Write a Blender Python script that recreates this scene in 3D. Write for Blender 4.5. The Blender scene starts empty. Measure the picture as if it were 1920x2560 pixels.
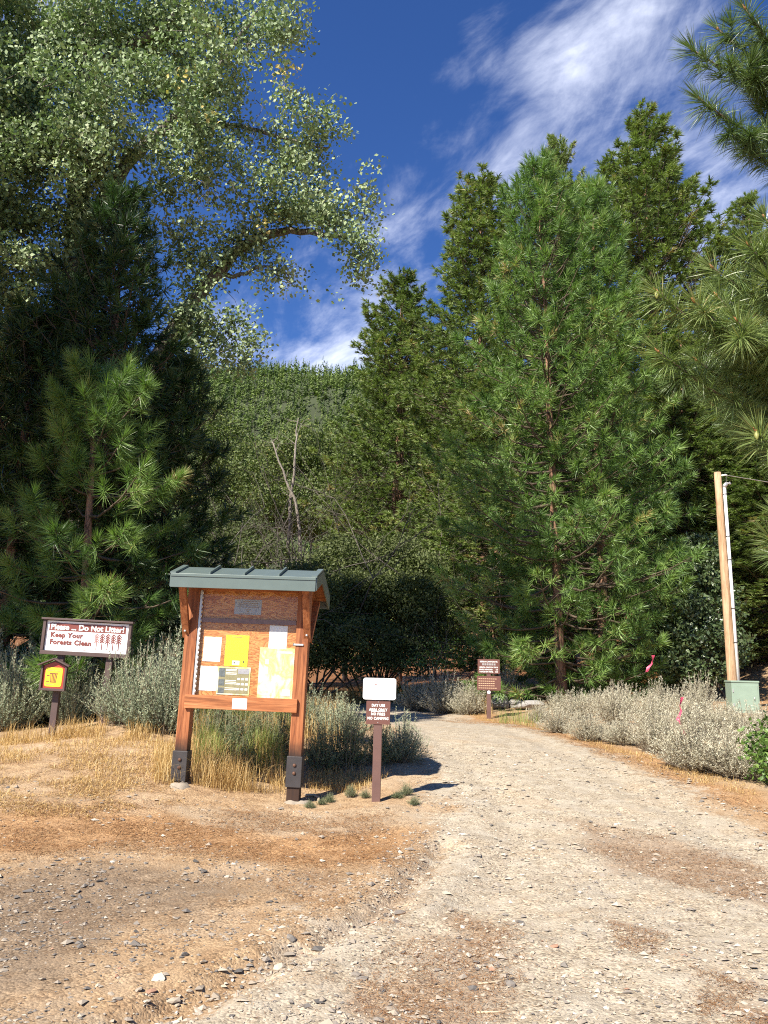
import bpy, bmesh, math, random
import numpy as np
from mathutils import Matrix, Vector

S = bpy.context.scene
COL = S.collection
rad = math.radians

# ------------------------------------------------------------------ camera
F, CX, CY = 2088.0, 960.0, 1280.0          # focal length in photograph pixels
EYE, PITCH, ROLL = 1.6, rad(11.0), rad(1.2)
cd = bpy.data.cameras.new('camera')
cam = bpy.data.objects.new('camera', cd); COL.objects.link(cam)
S.camera = cam
cd.sensor_fit = 'VERTICAL'; cd.sensor_height = 24.0; cd.lens = 24.0 * F / 2560.0
cd.clip_start = 0.05; cd.clip_end = 6000
RM = Matrix.Rotation(rad(90) + PITCH, 3, 'X') @ Matrix.Rotation(ROLL, 3, 'Z')
cam.matrix_world = Matrix.Translation((0, 0, EYE)) @ RM.to_4x4()
RMn = np.array(RM)

# ------------------------------------------------------------------ sun, sky, exposure
LT = np.array((0.455, 0.555, -0.697)); LT /= np.linalg.norm(LT)     # travel of the sunlight
SUN_EL = math.asin(-LT[2]); SUN_ROT = math.atan2(-LT[0], -LT[1])
sl = bpy.data.lights.new('sun', 'SUN'); sl.energy = 4.6; sl.angle = rad(0.53); sl.color = (1.0, 0.93, 0.82)
sun = bpy.data.objects.new('sun', sl); COL.objects.link(sun)
sun.rotation_euler = Vector(LT).to_track_quat('-Z', 'Y').to_euler()
S.view_settings.view_transform = 'Standard'; S.view_settings.look = 'None'
S.view_settings.gamma = 1.0; S.view_settings.use_curve_mapping = False
S.view_settings.exposure = 1.2
S.render.engine = 'CYCLES'
S.cycles.max_bounces = 6; S.cycles.diffuse_bounces = 3; S.cycles.glossy_bounces = 2
S.cycles.transmission_bounces = 4; S.cycles.transparent_max_bounces = 8
S.cycles.use_denoising = False
S.cycles.filter_width = 1.1


def ray(px, py):
    d = RMn @ np.array(((px - CX) / F, -(py - CY) / F, -1.0))
    return d / np.linalg.norm(d)


def at(px, py, Y):
    """the point at distance Y in front of the camera that the photograph shows at (px, py)"""
    d = ray(px, py)
    return np.array((0, 0, EYE)) + d * (Y / d[1])


# ------------------------------------------------------------------ node helpers
def nd(nt, typ, ins=None, **props):
    n = nt.nodes.new(typ)
    for k, v in props.items():
        setattr(n, k, v)
    for k, v in (ins or {}).items():
        sock = n.inputs[k]
        if isinstance(v, bpy.types.NodeSocket):
            nt.links.new(v, sock)
        else:
            if isinstance(v, (tuple, list)) and len(v) == 3 and sock.type == 'RGBA':
                v = (*v, 1)
            sock.default_value = v
    return n


def math_(nt, op, a, b=None, clamp=False):
    ins = {0: a}
    if b is not None:
        ins[1] = b
    n = nd(nt, 'ShaderNodeMath', ins, operation=op); n.use_clamp = clamp
    return n.outputs[0]


def mix(nt, f, a, b, blend='MIX'):
    n = nd(nt, 'ShaderNodeMix', data_type='RGBA', blend_type=blend)
    for sock, v in ((n.inputs[0], f), (n.inputs[6], a), (n.inputs[7], b)):
        if isinstance(v, bpy.types.NodeSocket):
            nt.links.new(v, sock)
        elif isinstance(v, (tuple, list)):
            sock.default_value = (*v[:3], 1)
        else:
            sock.default_value = v
    return n.outputs[2]


def ramp(nt, f, stops):
    n = nd(nt, 'ShaderNodeValToRGB', {0: f})
    e = n.color_ramp.elements
    while len(e) < len(stops):
        e.new(0.5)
    for el, (p, c) in zip(e, stops):
        el.position = p
        el.color = (*c, 1) if len(c) == 3 else c
    return n.outputs[0]


def maprange(nt, v, a, b, c=0.0, d=1.0, smooth=True):
    n = nd(nt, 'ShaderNodeMapRange', {0: v, 1: a, 2: b, 3: c, 4: d})
    n.interpolation_type = 'SMOOTHSTEP' if smooth else 'LINEAR'
    return n.outputs[0]


def noise(nt, vec, scale, detail=4.0, rough=0.55, dist=0.0, out=0):
    n = nd(nt, 'ShaderNodeTexNoise', {'Scale': scale, 'Detail': detail, 'Roughness': rough, 'Distortion': dist})
    if vec is not None:
        nt.links.new(vec, n.inputs['Vector'])
    return n.outputs[out]


def mapping(nt, vec, scale=(1, 1, 1), rot=(0, 0, 0), loc=(0, 0, 0)):
    n = nd(nt, 'ShaderNodeMapping', {'Vector': vec, 'Scale': scale, 'Rotation': rot, 'Location': loc})
    return n.outputs[0]


def material(name):
    m = bpy.data.materials.new(name); m.use_nodes = True
    nt = m.node_tree; nt.nodes.clear()
    out = nt.nodes.new('ShaderNodeOutputMaterial')
    return m, nt, out


def principled(nt, out, **ins):
    p = nd(nt, 'ShaderNodeBsdfPrincipled', {k.replace('_', ' '): v for k, v in ins.items()})
    nt.links.new(p.outputs[0], out.inputs[0])
    return p


def bump(nt, p, h, strength=0.5, dist=0.01):
    b = nd(nt, 'ShaderNodeBump', {'Height': h, 'Strength': strength, 'Distance': dist})
    nt.links.new(b.outputs[0], p.inputs['Normal'])


def objco(nt):
    return nd(nt, 'ShaderNodeTexCoord').outputs['Object']


def mat_plain(name, col, rough=0.6, var=0.12, scale=6.0, metallic=0.0, bumpk=0.0, spec=0.5):
    m, nt, out = material(name)
    co = objco(nt)
    f = noise(nt, co, scale, 5)
    c = mix(nt, f, tuple(x * (1 - var * 1.6) for x in col), tuple(min(1, x * (1 + var * 1.6)) for x in col))
    p = principled(nt, out, Base_Color=c, Roughness=rough, Metallic=metallic)
    p.inputs['Specular IOR Level'].default_value = spec
    if bumpk:
        bump(nt, p, noise(nt, co, scale * 9, 4), bumpk, 0.004)
    return m


def mat_foliage(name, stops, trans=0.25, rough=0.5, spec=0.35, tcol=None):
    """stops: colours picked by the tint that each leaf or needle carries"""
    m, nt, out = material(name)
    t = nd(nt, 'ShaderNodeAttribute', attribute_name='tint').outputs['Fac']
    c = ramp(nt, t, stops)
    p = nd(nt, 'ShaderNodeBsdfPrincipled', {'Base Color': c, 'Roughness': rough, 'Specular IOR Level': spec})
    tr = nd(nt, 'ShaderNodeBsdfTranslucent', {'Color': mix(nt, 1.0, c, tcol or (1.0, 1.25, 0.55), 'MULTIPLY')})
    mx = nd(nt, 'ShaderNodeMixShader', {0: trans, 1: p.outputs[0], 2: tr.outputs[0]})
    nt.links.new(mx.outputs[0], out.inputs[0])
    return m


def mat_bark(name, a, b, scale=3.0):
    m, nt, out = material(name)
    co = mapping(nt, objco(nt), (scale * 2.2, scale * 2.2, scale * 0.5))
    f = noise(nt, co, 2.0, 6, 0.65, 0.6)
    v = nd(nt, 'ShaderNodeTexVoronoi', {'Vector': co, 'Scale': 2.5}, feature='DISTANCE_TO_EDGE').outputs['Distance']
    c = mix(nt, maprange(nt, f, 0.3, 0.7), a, b)
    c = mix(nt, maprange(nt, v, 0.0, 0.09, 0.75, 0.0), c, tuple(x * 0.3 for x in a))
    p = principled(nt, out, Base_Color=c, Roughness=0.9)
    bump(nt, p, math_(nt, 'ADD', v, f), 0.9, 0.03)
    return m


def mat_wood(name, dark, mid, light, axis='Z', scale=1.0, charred=False):
    m, nt, out = material(name)
    co = objco(nt)
    sc = {'Z': (14, 14, 0.9), 'X': (0.9, 14, 14)}[axis]
    g = mapping(nt, co, tuple(s * scale for s in sc))
    n1 = noise(nt, g, 1.6, 5, 0.6, 1.2)
    n2 = noise(nt, mapping(nt, co, tuple(s * scale * 3.2 for s in sc)), 2.0, 3, 0.6)
    c = ramp(nt, n1, [(0.28, dark), (0.47, mid), (0.72, light)])
    c = mix(nt, maprange(nt, n2, 0.5, 0.75, 0, 0.55), c, dark)
    w = noise(nt, co, 2.2, 3)
    c = mix(nt, maprange(nt, w, 0.4, 0.75, 0, 0.5), c, tuple(x * 0.55 for x in mid))
    if charred:      # creosote soaked foot of the post
        z = nd(nt, 'ShaderNodeSeparateXYZ', {0: co}).outputs[2]
        zz = math_(nt, 'ADD', z, math_(nt, 'MULTIPLY', noise(nt, co, 9, 3), 0.16))
        c = mix(nt, maprange(nt, zz, 0.42, 0.66, 0.92, 0.0), c, (0.025, 0.017, 0.013))
    p = principled(nt, out, Base_Color=c, Roughness=0.62)
    p.inputs['Specular IOR Level'].default_value = 0.3
    bump(nt, p, n1, 0.25, 0.004)
    return m


# ------------------------------------------------------------------ world: Nishita sky with drifting cirrus
W = bpy.data.worlds.new('World'); S.world = W; W.use_nodes = True
nt = W.node_tree; nt.nodes.clear()
wout = nt.nodes.new('ShaderNodeOutputWorld')
sky = nd(nt, 'ShaderNodeTexSky', sky_type='NISHITA', sun_disc=False, sun_elevation=SUN_EL, sun_rotation=SUN_ROT,
         altitude=1600.0, air_density=1.0, dust_density=0.25, ozone_density=5.0)
dirv = nd(nt, 'ShaderNodeTexCoord').outputs['Generated']
skyc = nd(nt, 'ShaderNodeHueSaturation', {'Hue': 0.512, 'Saturation': 1.18, 'Value': 0.95, 'Color': sky.outputs[0]}).outputs[0]
sep = nd(nt, 'ShaderNodeSeparateXYZ', {0: dirv})
inv = math_(nt, 'DIVIDE', 1.0, math_(nt, 'ADD', math_(nt, 'MAXIMUM', sep.outputs[2], 0.0), 0.22))
plane = nd(nt, 'ShaderNodeVectorMath', {0: dirv, 'Scale': inv}, operation='SCALE').outputs[0]
# drifting high cloud: a wind direction, broad patches, then torn fibres
pl = mapping(nt, mapping(nt, plane, (1, 1, 0), (0, 0, rad(62))), (0.55, 1.0, 0.0))
fib = noise(nt, pl, 5.2, 11, 0.62, 0.5)
fine = noise(nt, mapping(nt, mapping(nt, plane, (1, 1, 0), (0, 0, rad(50))), (0.6, 1.0, 0.0), (0, 0, 0), (3, 1, 0)), 14.0, 8, 0.64, 0.4)
cov = None
for (px, py, r, k) in ((1430, 220, 6.5, .92), (1520, 110, 5.5, .72), (1600, 40, 5.0, .55), (1210, 115, 3.2, .66), (1150, 170, 2.6, .6), (1270, 150, 3.0, .5), (1350, 320, 5.5, .85), (1250, 430, 6.5, .85),
                       (1600, 420, 8.0, .72), (1830, 540, 9.0, .85), (1150, 540, 6.5, .74), (1010, 640, 6.5, .74), (900, 750, 7.0, .78), (850, 850, 8.0, .86),
                       (760, 900, 4.5, .62), (520, 900, 4.0, .80), (1110, 410, 2.5, .38), (60, 60, 4.5, .5), (1950, 250, 8.0, .62), (1480, 10, 4.0, .5)):
    c = tuple(ray(px, py))
    dd = nd(nt, 'ShaderNodeVectorMath', {0: dirv, 1: c}, operation='DISTANCE').outputs['Value']
    b = maprange(nt, dd, 0.0, rad(r) * 1.55, k, 0.0)
    cov = b if cov is None else math_(nt, 'MAXIMUM', cov, b)
broad = maprange(nt, noise(nt, mapping(nt, plane, (1, 1, 0), (0, 0, 0), (7.3, 2.1, 0)), 0.8, 3), 0.62, 0.8, 0.0, 0.35)
cov = math_(nt, 'MAXIMUM', cov, math_(nt, 'MULTIPLY', broad, maprange(nt, sep.outputs[1], -0.1, -0.5)))
f1 = math_(nt, 'ADD', math_(nt, 'MULTIPLY', fib, 1.25), math_(nt, 'MULTIPLY', fine, 0.45))
dens = maprange(nt, math_(nt, 'ADD', f1, math_(nt, 'MULTIPLY', cov, 0.50)), 1.02, 1.72, 0.0, 0.92)
dens = math_(nt, 'MULTIPLY', dens, maprange(nt, cov, 0.0, 0.3))
skyw = mix(nt, dens, skyc, (7.6, 8.0, 9.3))
bg = nd(nt, 'ShaderNodeBackground', {'Color': skyw, 'Strength': 0.078})
nt.links.new(bg.outputs[0], wout.inputs[0])

# ------------------------------------------------------------------ mesh helpers
def norm(a):
    a = np.asarray(a, float)
    return a / np.maximum(np.linalg.norm(a, axis=-1, keepdims=True), 1e-9)


def mesh_np(name, V, T, tint=None, smooth=False, extra=None):
    V = np.ascontiguousarray(V, np.float32); T = np.ascontiguousarray(T, np.int32)
    me = bpy.data.meshes.new(name)
    me.vertices.add(len(V)); me.vertices.foreach_set('co', V.ravel())
    k = T.shape[1]
    me.loops.add(T.size); me.loops.foreach_set('vertex_index', T.ravel())
    me.polygons.add(len(T)); me.polygons.foreach_set('loop_start', np.arange(0, T.size, k, dtype=np.int32))
    me.polygons.foreach_set('use_smooth', np.full(len(T), bool(smooth)))
    at_ = dict(extra or {})
    if tint is not None:
        at_['tint'] = tint
    for nm, v in at_.items():
        a = me.attributes.new(nm, 'FLOAT', 'POINT'); a.data.foreach_set('value', np.ascontiguousarray(v, np.float32).ravel())
    me.update(calc_edges=True); me.validate()
    return me


class MB:
    """collects triangles of one piece"""
    def __init__(self):
        self.V, self.T, self.A, self.n = [], [], [], 0

    def add(self, V, T, tint=0.5):
        V = np.asarray(V, float); T = np.asarray(T, int)
        self.V.append(V); self.T.append(T + self.n)
        self.A.append(np.full(len(V), tint, float) if np.isscalar(tint) else np.asarray(tint, float))
        self.n += len(V)

    def mesh(self, name, smooth=False):
        if not self.n:
            return mesh_np(name, np.zeros((0, 3)), np.zeros((0, 3), int))
        return mesh_np(name, np.concatenate(self.V), np.concatenate(self.T), np.concatenate(self.A), smooth)

    def tube(self, P, R, sides=5, tint=0.5, cap=True):
        P = np.asarray(P, float); n = len(P); R = np.broadcast_to(np.asarray(R, float), (n,))
        d = np.gradient(P, axis=0); d = norm(d)
        ref = np.array((0.31, 0.17, 0.93)) if abs(d[0, 2]) < 0.9 else np.array((1.0, 0.1, 0.0))
        u = norm(np.cross(d, ref)); v = np.cross(d, u)
        a = np.linspace(0, 2 * np.pi, sides, endpoint=False)
        ring = P[:, None] + R[:, None, None] * (np.cos(a)[None, :, None] * u[:, None] + np.sin(a)[None, :, None] * v[:, None])
        V = ring.reshape(-1, 3)
        i = np.arange(n - 1)[:, None] * sides; j = np.arange(sides)[None]
        a0 = (i + j).ravel(); a1 = (i + (j + 1) % sides).ravel()
        T = np.concatenate([np.stack([a0, a1, a1 + sides], 1), np.stack([a0, a1 + sides, a0 + sides], 1)])
        if cap:
            V = np.concatenate([V, P[:1], P[-1:]]); c0, c1 = n * sides, n * sides + 1; jj = np.arange(sides)
            T = np.concatenate([T, np.stack([np.full(sides, c0), (jj + 1) % sides, jj], 1),
                                np.stack([np.full(sides, c1), (n - 1) * sides + jj, (n - 1) * sides + (jj + 1) % sides], 1)])
        self.add(V, T, tint)

    def box(self, c, s, M=None, tint=0.5):
        c = np.asarray(c, float); s = np.asarray(s, float) / 2
        V = np.array([(x, y, z) for x in (-1, 1) for y in (-1, 1) for z in (-1, 1)], float) * s
        if M is not None:
            V = V @ np.asarray(M).T
        Q = [(0, 1, 3, 2), (4, 6, 7, 5), (0, 4, 5, 1), (2, 3, 7, 6), (0, 2, 6, 4), (1, 5, 7, 3)]
        T = [t for q in Q for t in ((q[0], q[1], q[2]), (q[0], q[2], q[3]))]
        self.add(V + c, T, tint)


def link(o, parent=None):
    COL.objects.link(o)
    if parent is not None:
        o.parent = parent
    return o


def part(name, me, mat, parent=None, kind=None):
    o = bpy.data.objects.new(name, me)
    if mat is not None and not me.materials:
        me.materials.append(mat)
    if kind:
        o['kind'] = kind
    return link(o, parent)


def tag(o, label, cat, group=None):
    o['label'] = label; o['category'] = cat
    if group:
        o['group'] = group
    return o


def thing(name, label, cat, loc=(0, 0, 0), rot=(0, 0, 0), group=None):
    o = bpy.data.objects.new(name, None); o.empty_display_size = 0.2
    o.location = Vector(loc); o.rotation_euler = rot
    return tag(link(o), label, cat, group)


def bevel_box(c, s, b=0.006, rot=None, pivot=None):
    bm = bmesh.new(); bmesh.ops.create_cube(bm, size=1.0)
    bmesh.ops.scale(bm, vec=s, verts=bm.verts)
    bmesh.ops.bevel(bm, geom=list(bm.edges), offset=b, segments=2, profile=0.6, affect='EDGES')
    if rot is not None:
        bmesh.ops.rotate(bm, cent=(0, 0, 0), matrix=rot, verts=bm.verts)
    bmesh.ops.translate(bm, vec=c, verts=bm.verts)
    me = bpy.data.meshes.new('piece'); bm.to_mesh(me); bm.free()
    return me


def prism(pts, y0, y1):
    """outline in x, z pulled from y0 to y1"""
    bm = bmesh.new()
    f = bm.faces.new([bm.verts.new((x, y0, z)) for x, z in pts])
    r = bmesh.ops.extrude_face_region(bm, geom=[f])
    bmesh.ops.translate(bm, vec=(0, y1 - y0, 0), verts=[v for v in r['geom'] if isinstance(v, bmesh.types.BMVert)])
    bmesh.ops.recalc_face_normals(bm, faces=bm.faces)
    me = bpy.data.meshes.new('piece'); bm.to_mesh(me); bm.free()
    return me


def rounded(w, h, r, n=5, cx=0, cz=0):
    P = []
    for sx, sz, a0 in ((1, 1, 0), (-1, 1, 90), (-1, -1, 180), (1, -1, 270)):
        for k in range(n + 1):
            a = rad(a0 + 90 * k / n)
            P.append((cx + sx * (w / 2 - r) + r * math.cos(a), cz + sz * (h / 2 - r) + r * math.sin(a)))
    return P


def text_mesh(body, size, y, x=0.0, z=0.0, align='CENTER', bold=0.0, wide=1.0, depth=0.0012, spacing=1.0):
    cu = bpy.data.curves.new('t', 'FONT'); cu.body = body; cu.size = size; cu.align_x = align; cu.align_y = 'CENTER'
    cu.offset = bold; cu.extrude = depth; cu.resolution_u = 3; cu.space_character = spacing
    o = bpy.data.objects.new('t', cu); COL.objects.link(o)
    dg = bpy.context.evaluated_depsgraph_get(); dg.update()
    me = bpy.data.meshes.new_from_object(o.evaluated_get(dg))
    bpy.data.objects.remove(o); bpy.data.curves.remove(cu)
    me.transform(Matrix.Translation((x, y, z)) @ Matrix.Rotation(rad(90), 4, 'X') @ Matrix.Diagonal((wide, 1, 1, 1)))
    return me


# ------------------------------------------------------------------ noise on the ground, terrain
def vnoise(x, y, seed=0):
    xi = np.floor(x).astype(np.int64); yi = np.floor(y).astype(np.int64)
    fx = x - xi; fy = y - yi; fx = fx * fx * (3 - 2 * fx); fy = fy * fy * (3 - 2 * fy)

    def h(i, j):
        n = (i * 374761393 + j * 668265263 + seed * 1442695041) & 0x7fffffff
        n = ((n ^ (n >> 13)) * 1274126177) & 0x7fffffff
        return ((n ^ (n >> 16)) & 0xffff) / 65535.0
    return (h(xi, yi) * (1 - fx) + h(xi + 1, yi) * fx) * (1 - fy) + (h(xi, yi + 1) * (1 - fx) + h(xi + 1, yi + 1) * fx) * fy


def fbm(x, y, seed=0, octv=4):
    s = 0; a = 0.5; tot = 0
    for k in range(octv):
        s = s + a * vnoise(x * 2 ** k, y * 2 ** k, seed + k * 17); tot += a; a *= 0.5
    return s / tot


def sstep(x, a, b):
    t = np.clip((x - a) / (b - a), 0, 1)
    return t * t * (3 - 2 * t)


_cp = [at(738, 2004, 10.42), at(440, 1955, 10.35), at(940, 2006, 10.2), at(122, 1842, 13.2), at(247, 1812, 13.3), at(1222, 1797, 26.0),
       at(900, 1762, 33.0), at(1838, 1775, 25.0), at(1460, 1752, 29.0), at(560, 1790, 20.0), at(1740, 1935, 12.2), at(1380, 1812, 20.5),
       at(60, 1730, 22.0)]
_cp += [np.array(p) for p in ((-2, 4, 0), (0, 4, 0), (2, 4, 0), (-4, 7, 0.06), (0.5, 7, 0.02), (4, 7, 0.0), (0, 2, 0), (-6, 2, 0), (6, 2, 0),
                              (-12, 14, 0.7), (12, 12, 0.1), (-14, 32, 0.9), (16, 32, 0.9), (0, 44, 0.6), (-20, 44, 1), (20, 44, 1))]
_cp = np.array(_cp)
_lam = 0.05


def _tk(r2):
    return 0.5 * r2 * np.log(r2 + 1e-9)


_n = len(_cp)
_K = _tk(((_cp[:, None, :2] - _cp[None, :, :2]) ** 2).sum(-1)) + _lam * np.eye(_n)
_Pm = np.concatenate([np.ones((_n, 1)), _cp[:, :2]], 1)
_A = np.block([[_K, _Pm], [_Pm.T, np.zeros((3, 3))]])
_wt = np.linalg.solve(_A, np.concatenate([_cp[:, 2], np.zeros(3)]))


def gz(x, y):
    x = np.asarray(x, float); y = np.asarray(y, float)
    xc = np.clip(x, -20, 20); yc = np.clip(y, 1.5, 44)
    z = _wt[_n] + _wt[_n + 1] * xc + _wt[_n + 2] * yc
    for k in range(_n):
        z = z + _wt[k] * _tk((xc - _cp[k, 0]) ** 2 + (yc - _cp[k, 1]) ** 2)
    # the wooded bank beyond the pole, and the rise towards the hill
    z = z + 0.42 * np.maximum(0, x - 12.5) * sstep(y, 27, 38) * sstep(-x, -60, -40)
    z = z + 0.05 * np.maximum(0, y - 60)
    return z


def G(px, py):
    """where the photograph's pixel meets the ground"""
    d = ray(px, py); o = np.array((0, 0, EYE)); lo, hi = 1.0, 120.0
    f = lambda t: (o + d * t)[2] - float(gz(*(o + d * t)[:2]))
    if f(hi) > 0:
        return (o + d * 40)
    prev = lo
    for t in np.linspace(1, 120, 500):
        if f(t) < 0:
            lo, hi = prev, t
            break
        prev = t
    for _ in range(30):
        m = (lo + hi) / 2
        if f(m) > 0: lo = m
        else: hi = m
    return o + d * hi


def gpoly(pts):
    return np.array([G(*p)[:2] for p in pts])


def sdf(P, poly):
    """signed distance, positive inside"""
    x, y = P[:, 0], P[:, 1]; d = np.full(len(P), 1e9); ins = np.zeros(len(P), bool)
    n = len(poly)
    for i in range(n):
        a = poly[i]; b = poly[(i + 1) % n]; e = b - a
        t = np.clip(((x - a[0]) * e[0] + (y - a[1]) * e[1]) / max(e @ e, 1e-9), 0, 1)
        d = np.minimum(d, np.hypot(x - a[0] - t * e[0], y - a[1] - t * e[1]))
        c = (a[1] > y) != (b[1] > y)
        with np.errstate(divide='ignore', invalid='ignore'):
            xx = (b[0] - a[0]) * (y - a[1]) / (b[1] - a[1]) + a[0]
        ins ^= c & (x < xx)
    return np.where(ins, d, -d)


ROAD = gpoly([(690, 1752), (860, 1748), (1000, 1756), (1150, 1782), (1330, 1820), (1500, 1874), (1640, 1928), (1780, 1992), (1920, 2060), (2300, 2260),
              (2500, 2900), (60, 2900), (200, 2560), (420, 2440), (560, 2355), (720, 2300), (880, 2255), (1000, 2190), (1080, 2110), (1110, 2040),
              (1075, 1960), (1035, 1900), (990, 1845), (930, 1805), (830, 1778), (720, 1768)])
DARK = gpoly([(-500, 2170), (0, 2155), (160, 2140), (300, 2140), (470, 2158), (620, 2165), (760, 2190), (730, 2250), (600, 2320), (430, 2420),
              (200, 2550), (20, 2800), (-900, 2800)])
LITTER = [gpoly(p) for p in (
    [(-300, 2010), (0, 2030), (300, 2025), (560, 2050), (700, 2080), (900, 2060), (1010, 2080), (960, 2160), (760, 2160), (560, 2150), (300, 2120), (150, 2130), (-400, 2160)],
    [(1010, 1752), (1150, 1768), (1330, 1800), (1500, 1850), (1640, 1890), (1780, 1950), (1960, 2010), (2300, 2150), (2300, 2260), (1920, 2080), (1780, 2005), (1640, 1940), (1500, 1884), (1330, 1828), (1150, 1790), (1000, 1764)],
    [(1300, 1735), (1600, 1730), (1900, 1700), (2100, 1700), (2000, 1790), (1600, 1770), (1300, 1768)])]
STRIP = [gpoly(p) for p in (
    [(1375, 2035), (1480, 2040), (1600, 2080), (1760, 2115), (1960, 2170), (1960, 2275), (1820, 2255), (1680, 2215), (1540, 2165), (1400, 2095)],
    [(1520, 2305), (1600, 2315), (1665, 2360), (1640, 2385), (1570, 2365)],
    [(1780, 2450), (1900, 2500), (2100, 2600), (2100, 2750), (1900, 2700), (1810, 2560)],
    [(1150, 2290), (1290, 2300), (1320, 2380), (1260, 2480), (1150, 2560), (1000, 2600), (900, 2540), (1000, 2440), (1090, 2380)],
    [(640, 2370), (780, 2330), (900, 2275), (1010, 2220), (1030, 2240), (900, 2310), (790, 2375), (680, 2420)],
    [(230, 2500), (420, 2415), (470, 2430), (330, 2520), (240, 2560)])]
PATH = gpoly([(420, 2010), (640, 2022), (760, 2035), (1000, 2020), (1060, 2050), (900, 2085), (700, 2090), (480, 2060)])


def relief(x, y):
    """small unevenness of the trodden ground, the wash-out channel and the mound by the kiosk"""
    r = (fbm(x * 1.1, y * 1.1, 3, 3) - 0.5) * 0.07 + (fbm(x * 5, y * 5, 5, 3) - 0.5) * 0.030 + (fbm(x * 17, y * 17, 9, 3) - 0.5) * 0.012
    fade = 1.0 / (1.0 + (np.hypot(x, y) / 30) ** 2)
    return r * fade


_chan = np.array([G(*p)[:2] for p in ((1110, 2110), (1040, 2200), (960, 2270), (860, 2320), (760, 2370), (640, 2430), (470, 2490), (330, 2560), (200, 2640))])


def chan_d(x, y):
    d = np.full(np.shape(x), 1e9)
    for a, b in zip(_chan[:-1], _chan[1:]):
        e = b - a; t = np.clip(((x - a[0]) * e[0] + (y - a[1]) * e[1]) / (e @ e), 0, 1)
        d = np.minimum(d, np.hypot(x - a[0] - t * e[0], y - a[1] - t * e[1]))
    return d


def ground_z(x, y):
    x = np.asarray(x, float); y = np.asarray(y, float)
    w = chan_d(x, y) + (fbm(x * 4, y * 4, 21, 2) - 0.5) * 0.18
    sd = sdf(np.stack([np.ravel(x), np.ravel(y)], 1), ROAD).reshape(np.shape(x)) if np.size(x) else 0
    rut = -0.028 * (np.exp(-((sd - 0.75) / 0.22) ** 2) + np.exp(-((sd - 2.2) / 0.25) ** 2)) * (np.asarray(y) > 6)
    return gz(x, y) + rut + relief(x, y) - 0.055 * np.exp(-(w / 0.11) ** 2) + 0.02 * np.exp(-((w - 0.3) / 0.16) ** 2)


def on_ground(px, py):
    p = G(px, py)
    return np.array((p[0], p[1], float(ground_z(p[0], p[1]))))


# grid, finer where the ground is trodden and photographed
gy = [-40., -20., -8., -2., 0.5, 2.0, 3.0]
while gy[-1] < 60:
    gy.append(gy[-1] + 0.026 + 0.0085 * max(gy[-1] - 3, 0) ** 1.12)
while gy[-1] < 5200:
    gy.append(gy[-1] * 1.28)
gx = [0.0]
while gx[-1] < 30:
    gx.append(gx[-1] + 0.034 + 0.017 * max(gx[-1] - 2.0, 0) ** 1.15)
while gx[-1] < 4200:
    gx.append(gx[-1] * 1.35)
gx = np.array([-v for v in gx[:0:-1]] + gx); gy = np.array(gy)
XX, YY = np.meshgrid(gx, gy)
PX = np.stack([XX.ravel(), YY.ravel()], 1)
ZZ = ground_z(PX[:, 0], PX[:, 1])
GV = np.concatenate([PX, ZZ[:, None]], 1)
nb1 = (fbm(PX[:, 0] * 0.9, PX[:, 1] * 0.9, 31, 4) - 0.5); nb2 = (fbm(PX[:, 0] * 4, PX[:, 1] * 4, 33, 4) - 0.5)
wob = nb1 * 1.3 + nb2 * 0.55
dr = sdf(PX, ROAD)
m_pale = sstep(dr + wob * 0.9, -0.35, 0.6)
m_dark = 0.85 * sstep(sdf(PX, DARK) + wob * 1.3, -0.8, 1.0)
m_lit = np.zeros(len(PX))
for q in LITTER:
    m_lit = np.maximum(m_lit, sstep(sdf(PX, q) + wob * 0.8, -0.5, 0.5))
m_str = np.zeros(len(PX))
for q in STRIP:
    m_str = np.maximum(m_str, sstep(sdf(PX, q) + wob * 0.75, -0.25, 0.32))
m_path = sstep(sdf(PX, PATH) + wob * 0.5, -0.25, 0.3)
nr, nc = len(gy), len(gx)
ii, jj = np.meshgrid(np.arange(nr - 1), np.arange(nc - 1), indexing='ij')
q0 = (ii * nc + jj).ravel(); QD = np.stack([q0, q0 + 1, q0 + nc + 1, q0 + nc], 1)
fr = (dr + wob * 0.3)[QD].mean(1) > 0.0

M = {}
m, nt, out = material('trail_ground'); M['ground'] = m
co = objco(nt)
A = lambda n: nd(nt, 'ShaderNodeAttribute', attribute_name=n).outputs['Fac']
nA = noise(nt, co, 1.4, 6, 0.6); nB = noise(nt, co, 7.0, 6, 0.65); nC = noise(nt, co, 38.0, 5, 0.7); nD = noise(nt, co, 150.0, 3, 0.6)
soil = mix(nt, maprange(nt, nB, 0.3, 0.7), (0.285, 0.190, 0.110), (0.41, 0.290, 0.170))
soil = mix(nt, maprange(nt, nA, 0.45, 0.65, 0, 0.45), soil, (0.46, 0.36, 0.25))
orange = mix(nt, maprange(nt, nC, 0.35, 0.65), (0.25, 0.135, 0.062), (0.44, 0.275, 0.14))
pale = mix(nt, maprange(nt, nB, 0.3, 0.72), (0.325, 0.278, 0.208), (0.450, 0.398, 0.312))
pale = mix(nt, maprange(nt, nA, 0.5, 0.7, 0, 0.4), pale, (0.42, 0.32, 0.21))
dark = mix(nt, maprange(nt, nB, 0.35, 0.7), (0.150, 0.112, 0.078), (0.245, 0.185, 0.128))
brown = mix(nt, maprange(nt, nC, 0.3, 0.7), (0.18, 0.11, 0.065), (0.34, 0.24, 0.155))
mot = math_(nt, 'ADD', math_(nt, 'MULTIPLY', math_(nt, 'SUBTRACT', nB, 0.5), 1.1), math_(nt, 'MULTIPLY', math_(nt, 'SUBTRACT', nC, 0.5), 0.8))
edge = lambda a: maprange(nt, math_(nt, 'ADD', a, mot), 0.1, 0.9)
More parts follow.
